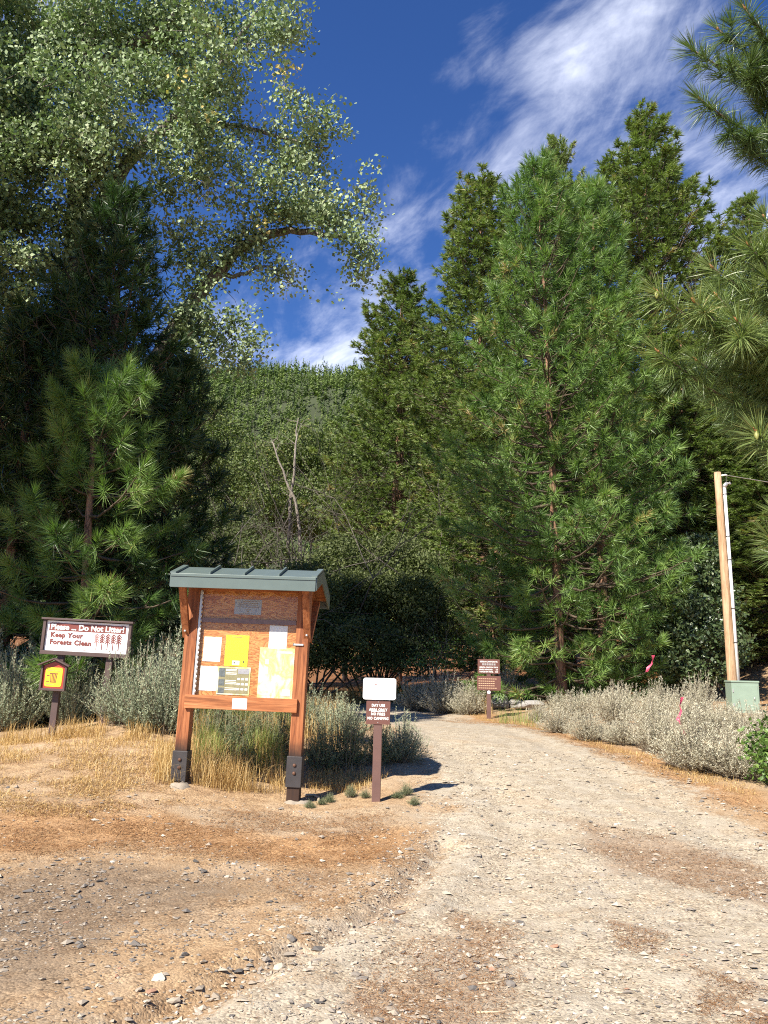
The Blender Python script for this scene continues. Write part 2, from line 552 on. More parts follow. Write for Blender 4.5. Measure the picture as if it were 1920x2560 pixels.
c = mix(nt, math_(nt, 'MULTIPLY', edge(A('litter')), 0.9), soil, orange)
c = mix(nt, math_(nt, 'MULTIPLY', edge(A('path')), 0.75), c, (0.36, 0.28, 0.19))
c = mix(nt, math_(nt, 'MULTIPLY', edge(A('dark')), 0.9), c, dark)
c = mix(nt, edge(A('pale')), c, pale)
c = mix(nt, math_(nt, 'MULTIPLY', edge(A('strip')), 0.62), c, brown)
forest = maprange(nt, nd(nt, 'ShaderNodeSeparateXYZ', {0: co}).outputs[1], 33.0, 42.0)
c = mix(nt, forest, c, mix(nt, nB, (0.16, 0.07, 0.03), (0.26, 0.13, 0.06)))
# grit
vor = nd(nt, 'ShaderNodeTexVoronoi', {'Vector': co, 'Scale': 62.0})
grit = ramp(nt, nd(nt, 'ShaderNodeSeparateXYZ', {0: vor.outputs['Color']}).outputs[0],
            [(0.0, (0.30, 0.29, 0.28)), (0.25, (0.75, 0.66, 0.58)), (0.55, (1.0, 0.97, 0.92)), (0.8, (1.22, 1.18, 1.1)), (1.0, (1.5, 1.45, 1.35))])
c = mix(nt, math_(nt, 'MULTIPLY', maprange(nt, noise(nt, co, 3.3, 4), 0.3, 0.6), 0.75), c, mix(nt, 1.0, c, grit, 'MULTIPLY'))
c = mix(nt, math_(nt, 'MULTIPLY', maprange(nt, nD, 0.55, 0.8), 0.35), c, (0.12, 0.085, 0.06))
p = principled(nt, out, Base_Color=c, Roughness=0.95)
p.inputs['Specular IOR Level'].default_value = 0.15
hgt = math_(nt, 'ADD', math_(nt, 'MULTIPLY', nC, 0.9), math_(nt, 'MULTIPLY', vor.outputs['Distance'], -0.9))
bump(nt, p, math_(nt, 'ADD', hgt, math_(nt, 'MULTIPLY', nD, 0.5)), 0.6, 0.010)


def sub_ground(name, mask, label=None):
    q = QD[mask]; u, inv_ = np.unique(q, return_inverse=True)
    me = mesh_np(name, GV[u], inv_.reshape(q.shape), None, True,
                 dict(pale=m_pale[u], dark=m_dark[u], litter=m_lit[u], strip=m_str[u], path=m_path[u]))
    return part(name, me, M['ground'], None, 'structure')


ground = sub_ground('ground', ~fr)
road = sub_ground('gravel_road', fr)

# ------------------------------------------------------------------ the wooded hill
RNG = np.random.default_rng(7)


def hill_z(x, y):
    base = 0.585 * np.maximum(0, y - 300 + 0.10 * x + 70 * (fbm(x / 260 + 9, y / 260, 41, 3) - 0.5))
    top = 304 - 0.06 * x + 46 * (fbm(x / 110, y / 400 + 3, 43, 4) - 0.5)
    return np.minimum(base, top + 0.10 * (base - top)) + 12 * (fbm(x / 60, y / 60, 47, 3) - 0.5) * sstep(y, 300, 420)


hx = np.linspace(-1500, 1500, 121); hy = np.linspace(285, 2600, 90)
HX, HY = np.meshgrid(hx, hy); HZ = hill_z(HX, HY) - 3 + 0.05 * 230 * sstep(-HY, -420, -290)
n_ = len(hx); a_, b_ = np.meshgrid(np.arange(len(hy) - 1), np.arange(n_ - 1), indexing='ij')
k0 = (a_ * n_ + b_).ravel()
M['hill'] = mat_plain('shaded_hill_floor', (0.040, 0.052, 0.020), 0.95, 0.3, 0.02)  # forest-floor shade between the trees is put into this dark colour
part('hill', mesh_np('hill', np.stack([HX.ravel(), HY.ravel(), HZ.ravel()], 1), np.stack([k0, k0 + 1, k0 + n_ + 1, k0 + n_], 1), None, True), M['hill'], None, 'structure')

M['far_forest'] = mat_foliage('far_forest', [(0.0, (0.035, 0.062, 0.028)), (0.45, (0.135, 0.190, 0.058)), (0.8, (0.195, 0.250, 0.076)), (1.0, (0.20, 0.20, 0.09))], 0.15, 0.85, 0.1)


def hill_forest():
    rng = np.random.default_rng(11)
    n = 10500
    az = rng.uniform(rad(-27), rad(14), n); y = 300 + 620 * rng.uniform(0, 1, n) ** 0.85
    x = y * np.tan(az); z = hill_z(x, y) - 2.5
    H = np.clip(6.5 * np.exp(rng.normal(0.42, 0.34, n)), 4, 19); R = H * rng.uniform(0.18, 0.27, n)
    nl = 26
    t = (np.arange(nl)[None] + rng.uniform(0, 1, (n, nl))) / nl
    a = rng.uniform(0, 2 * np.pi, (n, nl))
    r = R[:, None] * (1 - t) ** 0.8 * rng.uniform(0.6, 1.25, (n, nl)) + 0.12
    zz = z[:, None] + H[:, None] * (0.06 + 0.94 * t)
    tip = np.stack([x[:, None] + r * np.cos(a), y[:, None] + r * np.sin(a), zz - 0.22 * r], -1)
    w = 0.36 * r + 0.16
    side = np.stack([-np.sin(a) * w, np.cos(a) * w, 0 * w], -1)
    ctr = np.stack([x[:, None] + 0.1 * r * np.cos(a), y[:, None] + 0.1 * r * np.sin(a), zz + 0.07 * H[:, None]], -1)
    V = np.stack([ctr, tip - side, tip + side], 2).reshape(-1, 3); T = np.arange(n * nl * 3).reshape(-1, 3)
    tt = np.clip((0.46 + 0.25 * (fbm(x / 38, y / 38, 91, 3) - 0.5) * 2 + rng.normal(0, 0.17, n))[:, None] + rng.normal(0, 0.08, (n, nl)), 0, 1)
    o = part('hillside_forest', mesh_np('hillside_forest', V, T, np.repeat(tt.ravel(), 3)), M['far_forest'], None, 'stuff')
    o['label'] = 'dense green conifer forest covering the far hillside'; o['category'] = 'forest'


hill_forest()

# ------------------------------------------------------------------ foliage makers
def frames(D):
    D = norm(D); ref = np.where(np.abs(D[:, 2:3]) < 0.9, np.array([[0, 0, 1.0]]), np.array([[1.0, 0, 0]]))
    U = norm(np.cross(D, ref)); return D, U, np.cross(D, U)


def needles(P, D, Sz, tone, nn, L, w, rng, seg=1, droop=0.22, brush=0.9, spread=78):
    n = len(P); D, U, Vv = frames(D)
    a = rng.uniform(0, 2 * np.pi, (n, nn)); al = rng.uniform(0, 1, (n, nn))
    ph = np.radians(8 + spread * al + rng.normal(0, 11, (n, nn)))
    ln = L * Sz[:, None] * rng.uniform(0.78, 1.12, (n, nn))
    d = np.cos(ph)[..., None] * D[:, None] + np.sin(ph)[..., None] * (np.cos(a)[..., None] * U[:, None] + np.sin(a)[..., None] * Vv[:, None])
    base = P[:, None] - D[:, None] * (al * brush * L * Sz[:, None])[..., None]
    tip = base + d * ln[..., None]; tip[..., 2] -= droop * ln * (0.35 + 0.65 * al)
    wv = norm(np.cross(d, rng.normal(0, 1, (n, nn, 3)))) * (w * 0.5)
    tt = np.clip(tone[:, None] + rng.normal(0, 0.09, (n, nn)), 0, 1)
    if seg == 1:
        V = np.stack([base - wv, base + wv, tip], 2).reshape(-1, 3); k = np.arange(n * nn) * 3
        return V, np.stack([k, k + 1, k + 2], 1), np.repeat(tt.ravel(), 3)
    mid = base + d * (ln * 0.55)[..., None]; mid[..., 2] -= 0.2 * droop * ln
    V = np.stack([base - wv * .8, base + wv * .8, mid - wv, mid + wv, tip], 2).reshape(-1, 3); k = np.arange(n * nn) * 5
    T = np.concatenate([np.stack([k, k + 1, k + 3], 1), np.stack([k, k + 3, k + 2], 1), np.stack([k + 2, k + 3, k + 4], 1)])
    return V, T, np.repeat(tt.ravel(), 5)


M['bark_pine'] = mat_bark('pine_bark', (0.17, 0.085, 0.05), (0.36, 0.20, 0.125), 1.6)
M['bark_dark'] = mat_bark('dark_bark', (0.06, 0.045, 0.035), (0.17, 0.125, 0.09), 2.5)
M['bark_grey'] = mat_bark('grey_bark', (0.10, 0.085, 0.07), (0.27, 0.235, 0.195), 1.8)
M['twig'] = mat_plain('pine_twig', (0.10, 0.072, 0.048), 0.85, 0.3, 4)
M['needle_mid'] = mat_foliage('pine_needles', [(0.0, (0.045, 0.090, 0.026)), (0.5, (0.135, 0.235, 0.058)), (0.9, (0.255, 0.365, 0.100)), (1.0, (0.40, 0.31, 0.13))], 0.28, 0.42, 0.45)
M['needle_far'] = mat_foliage('old_pine_needles', [(0.0, (0.052, 0.082, 0.027)), (0.5, (0.155, 0.215, 0.062)), (0.9, (0.265, 0.325, 0.098)), (1.0, (0.32, 0.24, 0.10))], 0.24, 0.5, 0.4)
M['needle_near'] = mat_foliage('long_pine_needles', [(0.0, (0.045, 0.075, 0.030)), (0.5, (0.115, 0.175, 0.055)), (0.85, (0.23, 0.29, 0.09)), (1.0, (0.42, 0.33, 0.14))], 0.24, 0.38, 0.5)
M['needle_shade'] = mat_foliage('shaded_pine_needles', [(0.0, (0.018, 0.036, 0.014)), (0.5, (0.040, 0.080, 0.024)), (0.9, (0.085, 0.150, 0.036)), (1.0, (0.15, 0.14, 0.05))], 0.22, 0.42, 0.45)  # needles of the shaded pines, the shade darkened into their colour


def pine_meshes(seed, H, R, h0, dz, prof, sp, L, nn, nw, tr, lean=(0, 0), nb=5, tone=0.5, seg=1, bend=0.15, el0=-0.12, el1=0.95, s0=0.3, keep=1.0, spread=78, lump=0.2, twg=0.15):
    rng = np.random.default_rng(seed)
    zs = np.linspace(0, H, 14); wob_ = np.cumsum(rng.normal(0, 0.018 * H / 14, (14, 2)), 0)
    axis = np.stack([lean[0] * zs / H + wob_[:, 0], lean[1] * zs / H + wob_[:, 1], zs], 1); axis[0, :2] = 0
    tk = MB(); rr = tr * (1 - zs / H) ** 0.8 + 0.015; rr[0] *= 1.25
    tk.tube(np.concatenate([axis[:1] - (0, 0, 0.3), axis]), np.concatenate([rr[:1] * 1.1, rr]), 10)
    br = MB(); P, D, Z, Tn = [], [], [], []
    h = h0; k = 0
    while h < H * 0.985:
        t = (h - h0) / (H - h0)
        st = np.array([np.interp(h, zs, axis[:, 0]), np.interp(h, zs, axis[:, 1]), h])
        for b in range(nb if t < 0.85 else 4):
            if rng.random() > keep: continue
            az = 2 * np.pi * b / nb + k * 0.9 + rng.normal(0, 0.25)
            Lb = R * prof(t) * rng.uniform(0.72, 1.1) * (1 + lump * (math.sin(3 * az + h * 1.7 + seed) * math.sin(h * 1.15 + 2 * az + seed * 2))) + 0.12
            el = el0 + (el1 - el0) * t ** 1.4 + rng.normal(0, 0.12)
            d = np.array((math.cos(az) * math.cos(el), math.sin(az) * math.cos(el), math.sin(el)))
            ss = np.linspace(0, 1, 6)
            path = st + (ss[:, None] * Lb) * d
            path[:, 2] += Lb * (-0.16 * ss * (1 - ss) * 2 + bend * ss ** 2.2) + rng.normal(0, 0.012 * Lb, 6)
            br.tube(path, np.linspace(0.011 * Lb + 0.012, 0.006, 6), 4 if twg < .2 else 3, cap=False)
            sv = norm(np.cross(d, (0, 0, 1.0))); bt = rng.normal(0, 0.12)
            s = s0 + 0.2 * rng.random(); sg = 1
            while s < 1.0:
                q = np.array([np.interp(s, ss, path[:, i]) for i in range(3)])
                sl_ = ((1 - s) * Lb * rng.uniform(0.3, 0.6) + sp * rng.uniform(0.2, 0.5)) * min(1, 1.8 * s)
                for sd in (sg, -sg) if rng.random() < 0.75 else (sg,):
                    dirs = norm(sv * sd * rng.uniform(0.5, 1) + d * 0.6 + np.array((0, 0, rng.uniform(0.0, 0.6))))
                    e = q + dirs * sl_
                    if sl_ > twg:
                        br.tube(np.stack([q, (q + e) / 2 + (0, 0, -0.03 * sl_), e]), (0.012, 0.009, 0.006), 3, cap=False)
                    m_ = max(1, int(sl_ / (sp * 1.15)))
                    for i in range(m_):
                        f = 1 - i / m_
                        jit = norm(dirs + rng.normal(0, 0.30, 3) + (0, -0.12, 0.55))
                        P.append(q + (e - q) * f + (rng.normal(0, 0.06, 3) if i else 0)); D.append(jit)
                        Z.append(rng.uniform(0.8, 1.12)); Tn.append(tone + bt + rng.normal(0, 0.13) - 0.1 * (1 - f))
                sg = -sg
                s += sp / Lb * rng.uniform(0.75, 1.2)
            P.append(path[-1]); D.append(norm(d + (0, 0, 0.5))); Z.append(rng.uniform(0.95, 1.2)); Tn.append(tone + bt + 0.06)
        h += dz * (1 - 0.45 * t) * rng.uniform(0.8, 1.2); k += 1
    for i in range(4):
        P.append(axis[-1] - (0, 0, i * L * 0.8)); D.append((rng.normal(0, .1), rng.normal(0, .1), 1)); Z.append(1.0); Tn.append(tone + .1)
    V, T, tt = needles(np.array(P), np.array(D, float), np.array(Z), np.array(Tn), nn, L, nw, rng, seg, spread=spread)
    return tk.mesh('trunk', True), br.mesh('branches', True), mesh_np('crown', V, T, tt)


def plant_pine(name, label, xy, meshes, nmat, bark, rotz=0.0, cat='pine tree', scale=1.0, group=None):
    t = thing(name, label, cat, (xy[0], xy[1], float(gz(*xy)) - 0.05), (0, 0, rotz), group)
    t.scale = (scale,) * 3
    part('trunk', meshes[0], bark, t); part('branches', meshes[1], M['twig'], t, 'stuff'); part('crown', meshes[2], nmat, t)
    return t


def top_height(px, py, Y):
    q = at(px, py, Y); return q, q[2] - float(gz(q[0], q[1]))


full = lambda t: min(1, 0.72 + 1.6 * t) * (1 - t) ** 0.58
slim = lambda t: min(1, 0.8 + 0.9 * t) * (1 - t) ** 0.45
# --- tall old pines at the back of the clearing
OLD = {}
for (px, py, Y, R, h0, seed, lab, dens_, lean) in (
        (1000, 690, 56, 3.5, 8.0, 1, 'narrow dark pine standing alone in front of the forested hillside', 1.0, 0),
        (1197, 440, 48, 3.6, 3.0, 2, 'tall narrow pine with tiered clumps behind the twin-trunk pine', .95, 0),
        (1398, 352, 54, 2.6, 12.0, 3, 'pine of which only the slim tip shows above the twin-trunk pine', 1.0, 0),
        (1620, 278, 46, 5.2, 5.0, 4, 'tallest pine, broad open crown behind the utility pole', .82, 0),
        (1865, 490, 42, 3.2, 2.0, 5, 'pine behind the bough that reaches over the utility pole', .85, 0),
        (1700, 830, 37, 3.0, 1.0, 6, 'low dense pine right behind the top of the utility pole', 1.0, 0),
        (1905, 930, 36, 3.0, 1.2, 8, 'low pine on the needle covered bank behind the green box', .8, 0),
        (1235, 900, 41, 2.6, 0.8, 9, 'short pine filling the gap beside the willow thicket', .9, 0)):
    q, H = top_height(px, py, Y)
    v = 1 if seed in (4, 5, 7) else 0; H0, R0 = ((29.0, 3.4), (31.0, 4.4))[v]
    if v not in OLD:
        OLD[v] = pine_meshes(40 + v, H0, R0, 2.2, 0.46, (slim, full)[v], 0.37, 0.235, 34, 0.046, 0.30, nb=8, tone=0.57, keep=(1, .95)[v], bend=0.34, spread=80, s0=.25, lump=.34, twg=.45)
    t = plant_pine('pine_tree', lab, q[:2], OLD[v], M['needle_far'], M['bark_pine'], rotz=seed * 1.7)
    kx = 1.7 if v == 0 else 1.6; t.scale = (kx * R / R0, kx * R / R0, H / H0)

# --- the twin pine in the clearing
q, H = top_height(1346, 392, 29.0)
b0 = at(1405, 1740, 29.0)
ms = pine_meshes(71, H, 4.8, 0.45, 0.46, full, 0.54, 0.37, 48, 0.030, 0.16, lean=(q[0] - b0[0], 0.2), nb=5, tone=0.58, keep=0.95)
plant_pine('pine_tree', 'bushy bright green pine with its trunk leaning over the small brown trail sign', b0[:2], ms, M['needle_mid'], M['bark_pine'])
q, H = top_height(1492, 440, 30.0)
b0 = at(1512, 1738, 30.0)
ms = pine_meshes(73, H, 3.9, 0.5, 0.46, full, 0.54, 0.37, 48, 0.030, 0.19, lean=(q[0] - b0[0], 0.3), nb=5, tone=0.55, keep=0.95)
plant_pine('pine_tree', 'bushy bright green pine with straight reddish trunk, near the pink ribbon', b0[:2], ms, M['needle_mid'], M['bark_pine'])
for (px, py, hh, sd) in ((1370, 1752, 1.9, 5), (1500, 1748, 1.5, 6)):
    g = on_ground(px, py)
    ms = pine_meshes(80 + sd, hh, 0.8, 0.15, 0.3, slim, 0.3, 0.24, 50, 0.012, 0.03, nb=5, tone=0.62)
    plant_pine('pine_sapling', {5: 'pine sapling at the foot of the leaning pine trunk', 6: 'pine sapling at the foot of the straight reddish pine trunk'}[sd], g[:2], ms, M['needle_mid'], M['bark_pine'])

# --- shaded pines behind the litter sign
q, H = top_height(238, 925, 15.6)
b0 = at(215, 1640, 15.6)
ms = pine_meshes(91, H, 2.0, 0.95, 0.46, lambda t: min(1, .75 + t) * (1 - t) ** 0.5 + 0.04, 0.42, 0.32, 110, 0.012, 0.10, lean=(q[0] - b0[0], 0), nb=5, tone=0.55, seg=1, keep=0.92, lump=.3)
plant_pine('pine_tree', 'young pine with long bright needle tufts behind the litter sign', b0[:2], ms, M['needle_mid'], M['bark_pine'])
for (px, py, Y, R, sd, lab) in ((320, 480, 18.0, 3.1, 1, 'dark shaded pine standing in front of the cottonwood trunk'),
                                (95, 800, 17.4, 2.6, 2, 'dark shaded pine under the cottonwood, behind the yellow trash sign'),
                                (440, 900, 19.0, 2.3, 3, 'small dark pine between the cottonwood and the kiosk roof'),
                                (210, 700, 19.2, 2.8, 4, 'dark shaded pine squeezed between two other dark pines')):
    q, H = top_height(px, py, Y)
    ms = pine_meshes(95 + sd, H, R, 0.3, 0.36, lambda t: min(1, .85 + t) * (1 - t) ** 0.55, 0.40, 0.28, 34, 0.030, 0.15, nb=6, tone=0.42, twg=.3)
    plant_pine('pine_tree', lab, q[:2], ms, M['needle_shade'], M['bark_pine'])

# --- pine whose boughs reach into the picture beside the road
def near_pine():
    base = np.array((6.6, 9.2)); z0 = float(gz(*base))
    t = thing('pine_tree', 'old pine beside the road, long-needled boughs hanging over the utility pole', 'pine tree', (*base, z0 - 0.05))
    rng = np.random.default_rng(5)
    tk = MB(); zs = np.linspace(-0.3, 14.5, 12)
    tk.tube(np.stack([0.1 * np.sin(zs * .5), 0 * zs, zs], 1), np.linspace(0.24, 0.04, 12), 12)
    part('trunk', tk.mesh('trunk', True), M['bark_pine'], t)
    O = np.array((*base, z0 - 0.05)); br = MB(); P, D, Z, Tn = [], [], [], []
    cones = []

    def bough(start_h, tips, tone, r0=0.055):
        st = np.array((0.0, 0.0, start_h)); W_ = [at(*p) - O for p in tips]
        hub = np.mean([w_ for w_ in W_], 0) * 0.72 + st * 0.28
        hub = hub + np.array((0.25, 0.0, -0.25))
        s = np.linspace(0, 1, 7)[:, None]; path = st + (hub - st) * s; path[:, 2] -= 0.25 * np.sin(np.pi * s[:, 0])
        br.tube(path, np.linspace(r0, 0.022, 7), 6)
        for e in W_:
            st_ = path[rng.integers(4, 7)]
            s2 = np.linspace(0, 1, 6)[:, None]; pp = st_ + (e - st_) * s2
            pp[:, 2] += -0.16 * np.sin(np.pi * s2[:, 0]) * np.linalg.norm(e - st_)
            br.tube(pp, np.linspace(0.018, 0.009, 6), 5)
            dr_ = norm(pp[-1] - pp[-2] + (0, 0, 0.09))
            P.append(e); D.append(dr_); Z.append(1.1); Tn.append(tone + rng.normal(0, 0.06))
            m_ = max(1, int(np.linalg.norm(e - st_) / 0.17))
            for i in range(1, m_):
                f = i / m_
                if f < 0.25: continue
                c_ = np.array([np.interp(f, s2[:, 0], pp[:, j]) for j in range(3)])
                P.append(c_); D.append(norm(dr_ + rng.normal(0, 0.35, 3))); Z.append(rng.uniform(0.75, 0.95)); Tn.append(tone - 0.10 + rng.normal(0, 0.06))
                if rng.random() < 0.45:
                    sd_ = norm(np.cross(dr_, rng.normal(0, 1, 3)) + dr_ * .5)
                    P.append(c_ + sd_ * rng.uniform(0.12, 0.3)); D.append(sd_); Z.append(rng.uniform(0.8, 1.0)); Tn.append(tone - 0.05 + rng.normal(0, 0.06))
            cones.append((e, dr_))

    # upper bough
    bough(8.6, [(1728, 122, 8.3), (1795, 72, 8.7), (1862, 20, 8.2), (1905, 90, 8.6)], 0.45)
    bough(7.9, [(1748, 246, 8.2), (1850, 170, 8.6), (1885, 235, 8.8), (1930, 150, 8.4)], 0.42)
    bough(7.0, [(1838, 336, 8.4), (1905, 285, 8.9), (1950, 340, 8.6)], 0.36)
    # lower boughs
    bough(5.6, [(1870, 610, 8.0), (1780, 668, 8.1), (1930, 700, 8.0), (1910, 540, 8.5)], 0.62)
    bough(5.2, [(1642, 728, 7.9), (1735, 752, 7.8), (1790, 738, 8.0), (1840, 800, 7.7)], 0.64)
    bough(4.9, [(1645, 878, 8.2), (1925, 850, 7.9), (1815, 872, 8.3), (1870, 915, 8.2), (1740, 900, 8.6)], 0.55)
    bough(4.2, [(1830, 985, 9.2), (1780, 1010, 9.6), (1905, 985, 9.0), (1850, 1070, 9.4), (1760, 930, 9.5)], 0.40, 0.04)  # shaded underside bough, its shade put into a darker needle tone
    bough(3.9, [(1890, 1078, 7.4), (1950, 1110, 7.6)], 0.62, 0.04)
    bough(3.1, [(1925, 1345, 8.2), (1950, 1290, 8.4)], 0.55, 0.03)
    # the rest of the tree, away from the road
    for h in np.arange(2.6, 14.4, 0.42):
        for k in range(4):
            az = rng.uniform(-1.75, 1.2)
            Lb = (2.6 * (1 - h / 16)) * rng.uniform(0.7, 1.1)
            d = np.array((math.cos(az), math.sin(az), 0.25)); e = np.array((0, 0, h)) + d * Lb
            br.tube(np.stack([(0, 0, h), np.array((0, 0, h)) + d * Lb * .5 - (0, 0, .1), e]), (0.03, 0.02, 0.01), 4, cap=False)
            for f in np.arange(0.35, 1.01, 0.16):
                for _ in range(2):
                    c_ = np.array((0, 0, h)) + d * Lb * f + rng.normal(0, 0.2, 3)
                    P.append(c_); D.append(norm(d + rng.normal(0, .4, 3) + (0, 0, .3))); Z.append(1.0); Tn.append(0.5 + rng.normal(0, .08))
    P_ = np.array(P); D_ = np.array(D, float); near = (P_[:, 0] + O[0]) < 5.2
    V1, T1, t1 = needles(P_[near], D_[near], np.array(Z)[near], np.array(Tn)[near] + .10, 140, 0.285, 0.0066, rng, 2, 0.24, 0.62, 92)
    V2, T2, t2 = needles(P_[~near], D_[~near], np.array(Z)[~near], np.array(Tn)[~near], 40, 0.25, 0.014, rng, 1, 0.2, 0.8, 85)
    part('branches', br.mesh('branches', True), M['twig'], t, 'stuff')
    part('crown', mesh_np('crown', np.concatenate([V1, V2]), np.concatenate([T1, T2 + len(V1)]), np.concatenate([t1, t2])), M['needle_near'], t)
    # buds and young cones at the tips
    bud = mat_plain('pine_bud', (0.42, 0.19, 0.08), 0.6, 0.2, 30); cone = mat_plain('green_cone', (0.24, 0.25, 0.07), 0.55, 0.2, 40)
    for i, (e, d) in enumerate(cones):
        b = MB(); s = np.linspace(0, 1, 5)
        b.tube(e - d * 0.02 + s[:, None] * d * 0.075, (0.011, 0.016, 0.014, 0.009, 0.002), 6)
        part('bud', b.mesh('bud', True), bud, t)
        if i in (15, 29):
            b = MB(); g = norm(d * 0.3 + np.array((0.1, -0.2, -0.9)))
            b.tube(e + s[:, None] * g * 0.10, (0.012, 0.024, 0.026, 0.018, 0.004), 8)
            part('cone', b.mesh('cone', True), cone, t)


near_pine()

# ------------------------------------------------------------------ broadleaf trees and thickets
M['leaf_cotton'] = mat_foliage('cottonwood_leaves', [(0.0, (0.075, 0.115, 0.050)), (0.45, (0.215, 0.285, 0.135)), (0.9, (0.370, 0.430, 0.245)), (0.95, (0.41, 0.45, 0.26)), (1.0, (0.62, 0.50, 0.17))], 0.13, 0.62, 0.25, (0.85, 1.2, 0.55))
M['leaf_alder'] = mat_foliage('alder_leaves', [(0.0, (0.050, 0.080, 0.022)), (0.5, (0.112, 0.152, 0.042)), (0.9, (0.185, 0.210, 0.066)), (1.0, (0.40, 0.27, 0.09))], 0.28, 0.55, 0.35)
M['leaf_willow'] = mat_foliage('willow_leaves', [(0.0, (0.050, 0.066, 0.024)), (0.5, (0.105, 0.132, 0.044)), (1.0, (0.175, 0.195, 0.072))], 0.26, 0.6, 0.3)
M['leaf_shrub'] = mat_foliage('shrub_leaves', [(0.0, (0.030, 0.050, 0.022)), (0.5, (0.075, 0.115, 0.045)), (1.0, (0.16, 0.20, 0.085))], 0.2, 0.38, 0.55)
M['leaf_bright'] = mat_foliage('bright_shrub_leaves', [(0.0, (0.045, 0.085, 0.020)), (0.5, (0.10, 0.18, 0.035)), (1.0, (0.20, 0.29, 0.065))], 0.25, 0.42, 0.5)


def leaves(C, N, size, tone, rng, cr, up=0.5, long=1.25, flat=0.8):
    """N leaves around every cluster centre"""
    n = len(C); off = rng.normal(0, 1, (n, N, 3)) * np.array((1, 1, flat)) * cr * 0.55
    P = (C[:, None] + off).reshape(-1, 3); m_ = len(P)
    nrm = norm(rng.normal(0, 1, (m_, 3)) + np.array((-LT[0], -LT[1], -LT[2])) * up)
    u = norm(np.cross(nrm, rng.normal(0, 1, (m_, 3)))); v = np.cross(nrm, u)
    s = size * rng.uniform(0.65, 1.2, m_)[:, None]
    V = np.stack([P - u * s * 0.5 * long, P + v * s * 0.42 - u * s * 0.08 + nrm * s * .06, P + u * s * 0.5 * long, P - v * s * 0.42 - u * s * 0.08 + nrm * s * .06], 1).reshape(-1, 3)
    k = np.arange(m_) * 4
    T = np.concatenate([np.stack([k, k + 1, k + 2], 1), np.stack([k, k + 2, k + 3], 1)])
    tt = np.clip(np.repeat(tone, N) + rng.normal(0, 0.12, m_), 0, 0.94) + 0.06 * (np.repeat(tone, N) > 1)
    return V, T, np.repeat(tt, 4)


def blob_points(blobs, spacing, rng, shell=0.55, gap=0.0):
    out_ = []
    for (c, r) in blobs:
        c = np.array(c, float); r = np.array(r, float)
        n = max(4, int(4.19 * r[0] * r[1] * r[2] / spacing ** 3))
        d = norm(rng.normal(0, 1, (n, 3))); q = rng.uniform(0, 1, n) ** (1 / 3.0)
        q = np.where(rng.random(n) < shell, 0.72 + 0.32 * rng.random(n), q)
        p_ = c + d * q[:, None] * r
        if gap:
            g = np.sin(p_[:, 0] * 2.3 + c[1]) + np.sin(p_[:, 1] * 2.1 + 1.3) + np.sin(p_[:, 2] * 2.6 + c[0]) + rng.normal(0, .5, n)
            p_ = p_[g > -1.6 + gap]
        out_.append(p_)
    return np.concatenate(out_)


def connect(mb, skel, C, r0=0.012, maxn=1400, sag=0.05, rng=None):
    """twigs that tie every cluster to the nearest limb or to a cluster already tied"""
    nodes = np.array(skel); d0 = ((C[:, None] - nodes[None]) ** 2).sum(-1).min(1); order = np.argsort(d0)[:maxn]
    arr = np.zeros((len(nodes) + len(order), 3)); arr[:len(nodes)] = nodes; k = len(nodes)
    for i in order:
        p_ = C[i]; dd = ((arr[:k] - p_) ** 2).sum(1); j = int(dd.argmin()); L = math.sqrt(dd[j])
        mid = (arr[j] + p_) / 2 + (rng.normal(0, 0.09 * L, 3) - np.array((0, 0, sag * L)))
        mb.tube(np.stack([arr[j], mid, p_]), (r0 * (1 + L), r0 * 0.8, r0 * 0.4), 3, cap=False)
        arr[k] = p_; k += 1


def limb(mb, pts, r0, r1, sides=7, seed=0, wob_=0.0):
    pts = np.array(pts, float); n = max(3, 4 * (len(pts) - 1) + 1)
    tt = np.linspace(0, len(pts) - 1, n)
    sm = np.stack([np.interp(tt, np.arange(len(pts)), pts[:, i]) for i in range(3)], 1)
    for _ in range(2):
        sm[1:-1] = (sm[:-2] + 2 * sm[1:-1] + sm[2:]) / 4
    if wob_:
        sm[1:-1] += np.random.default_rng(seed).normal(0, wob_, (n - 2, 3))
    mb.tube(sm, np.linspace(r0, r1, n), sides)
    return sm


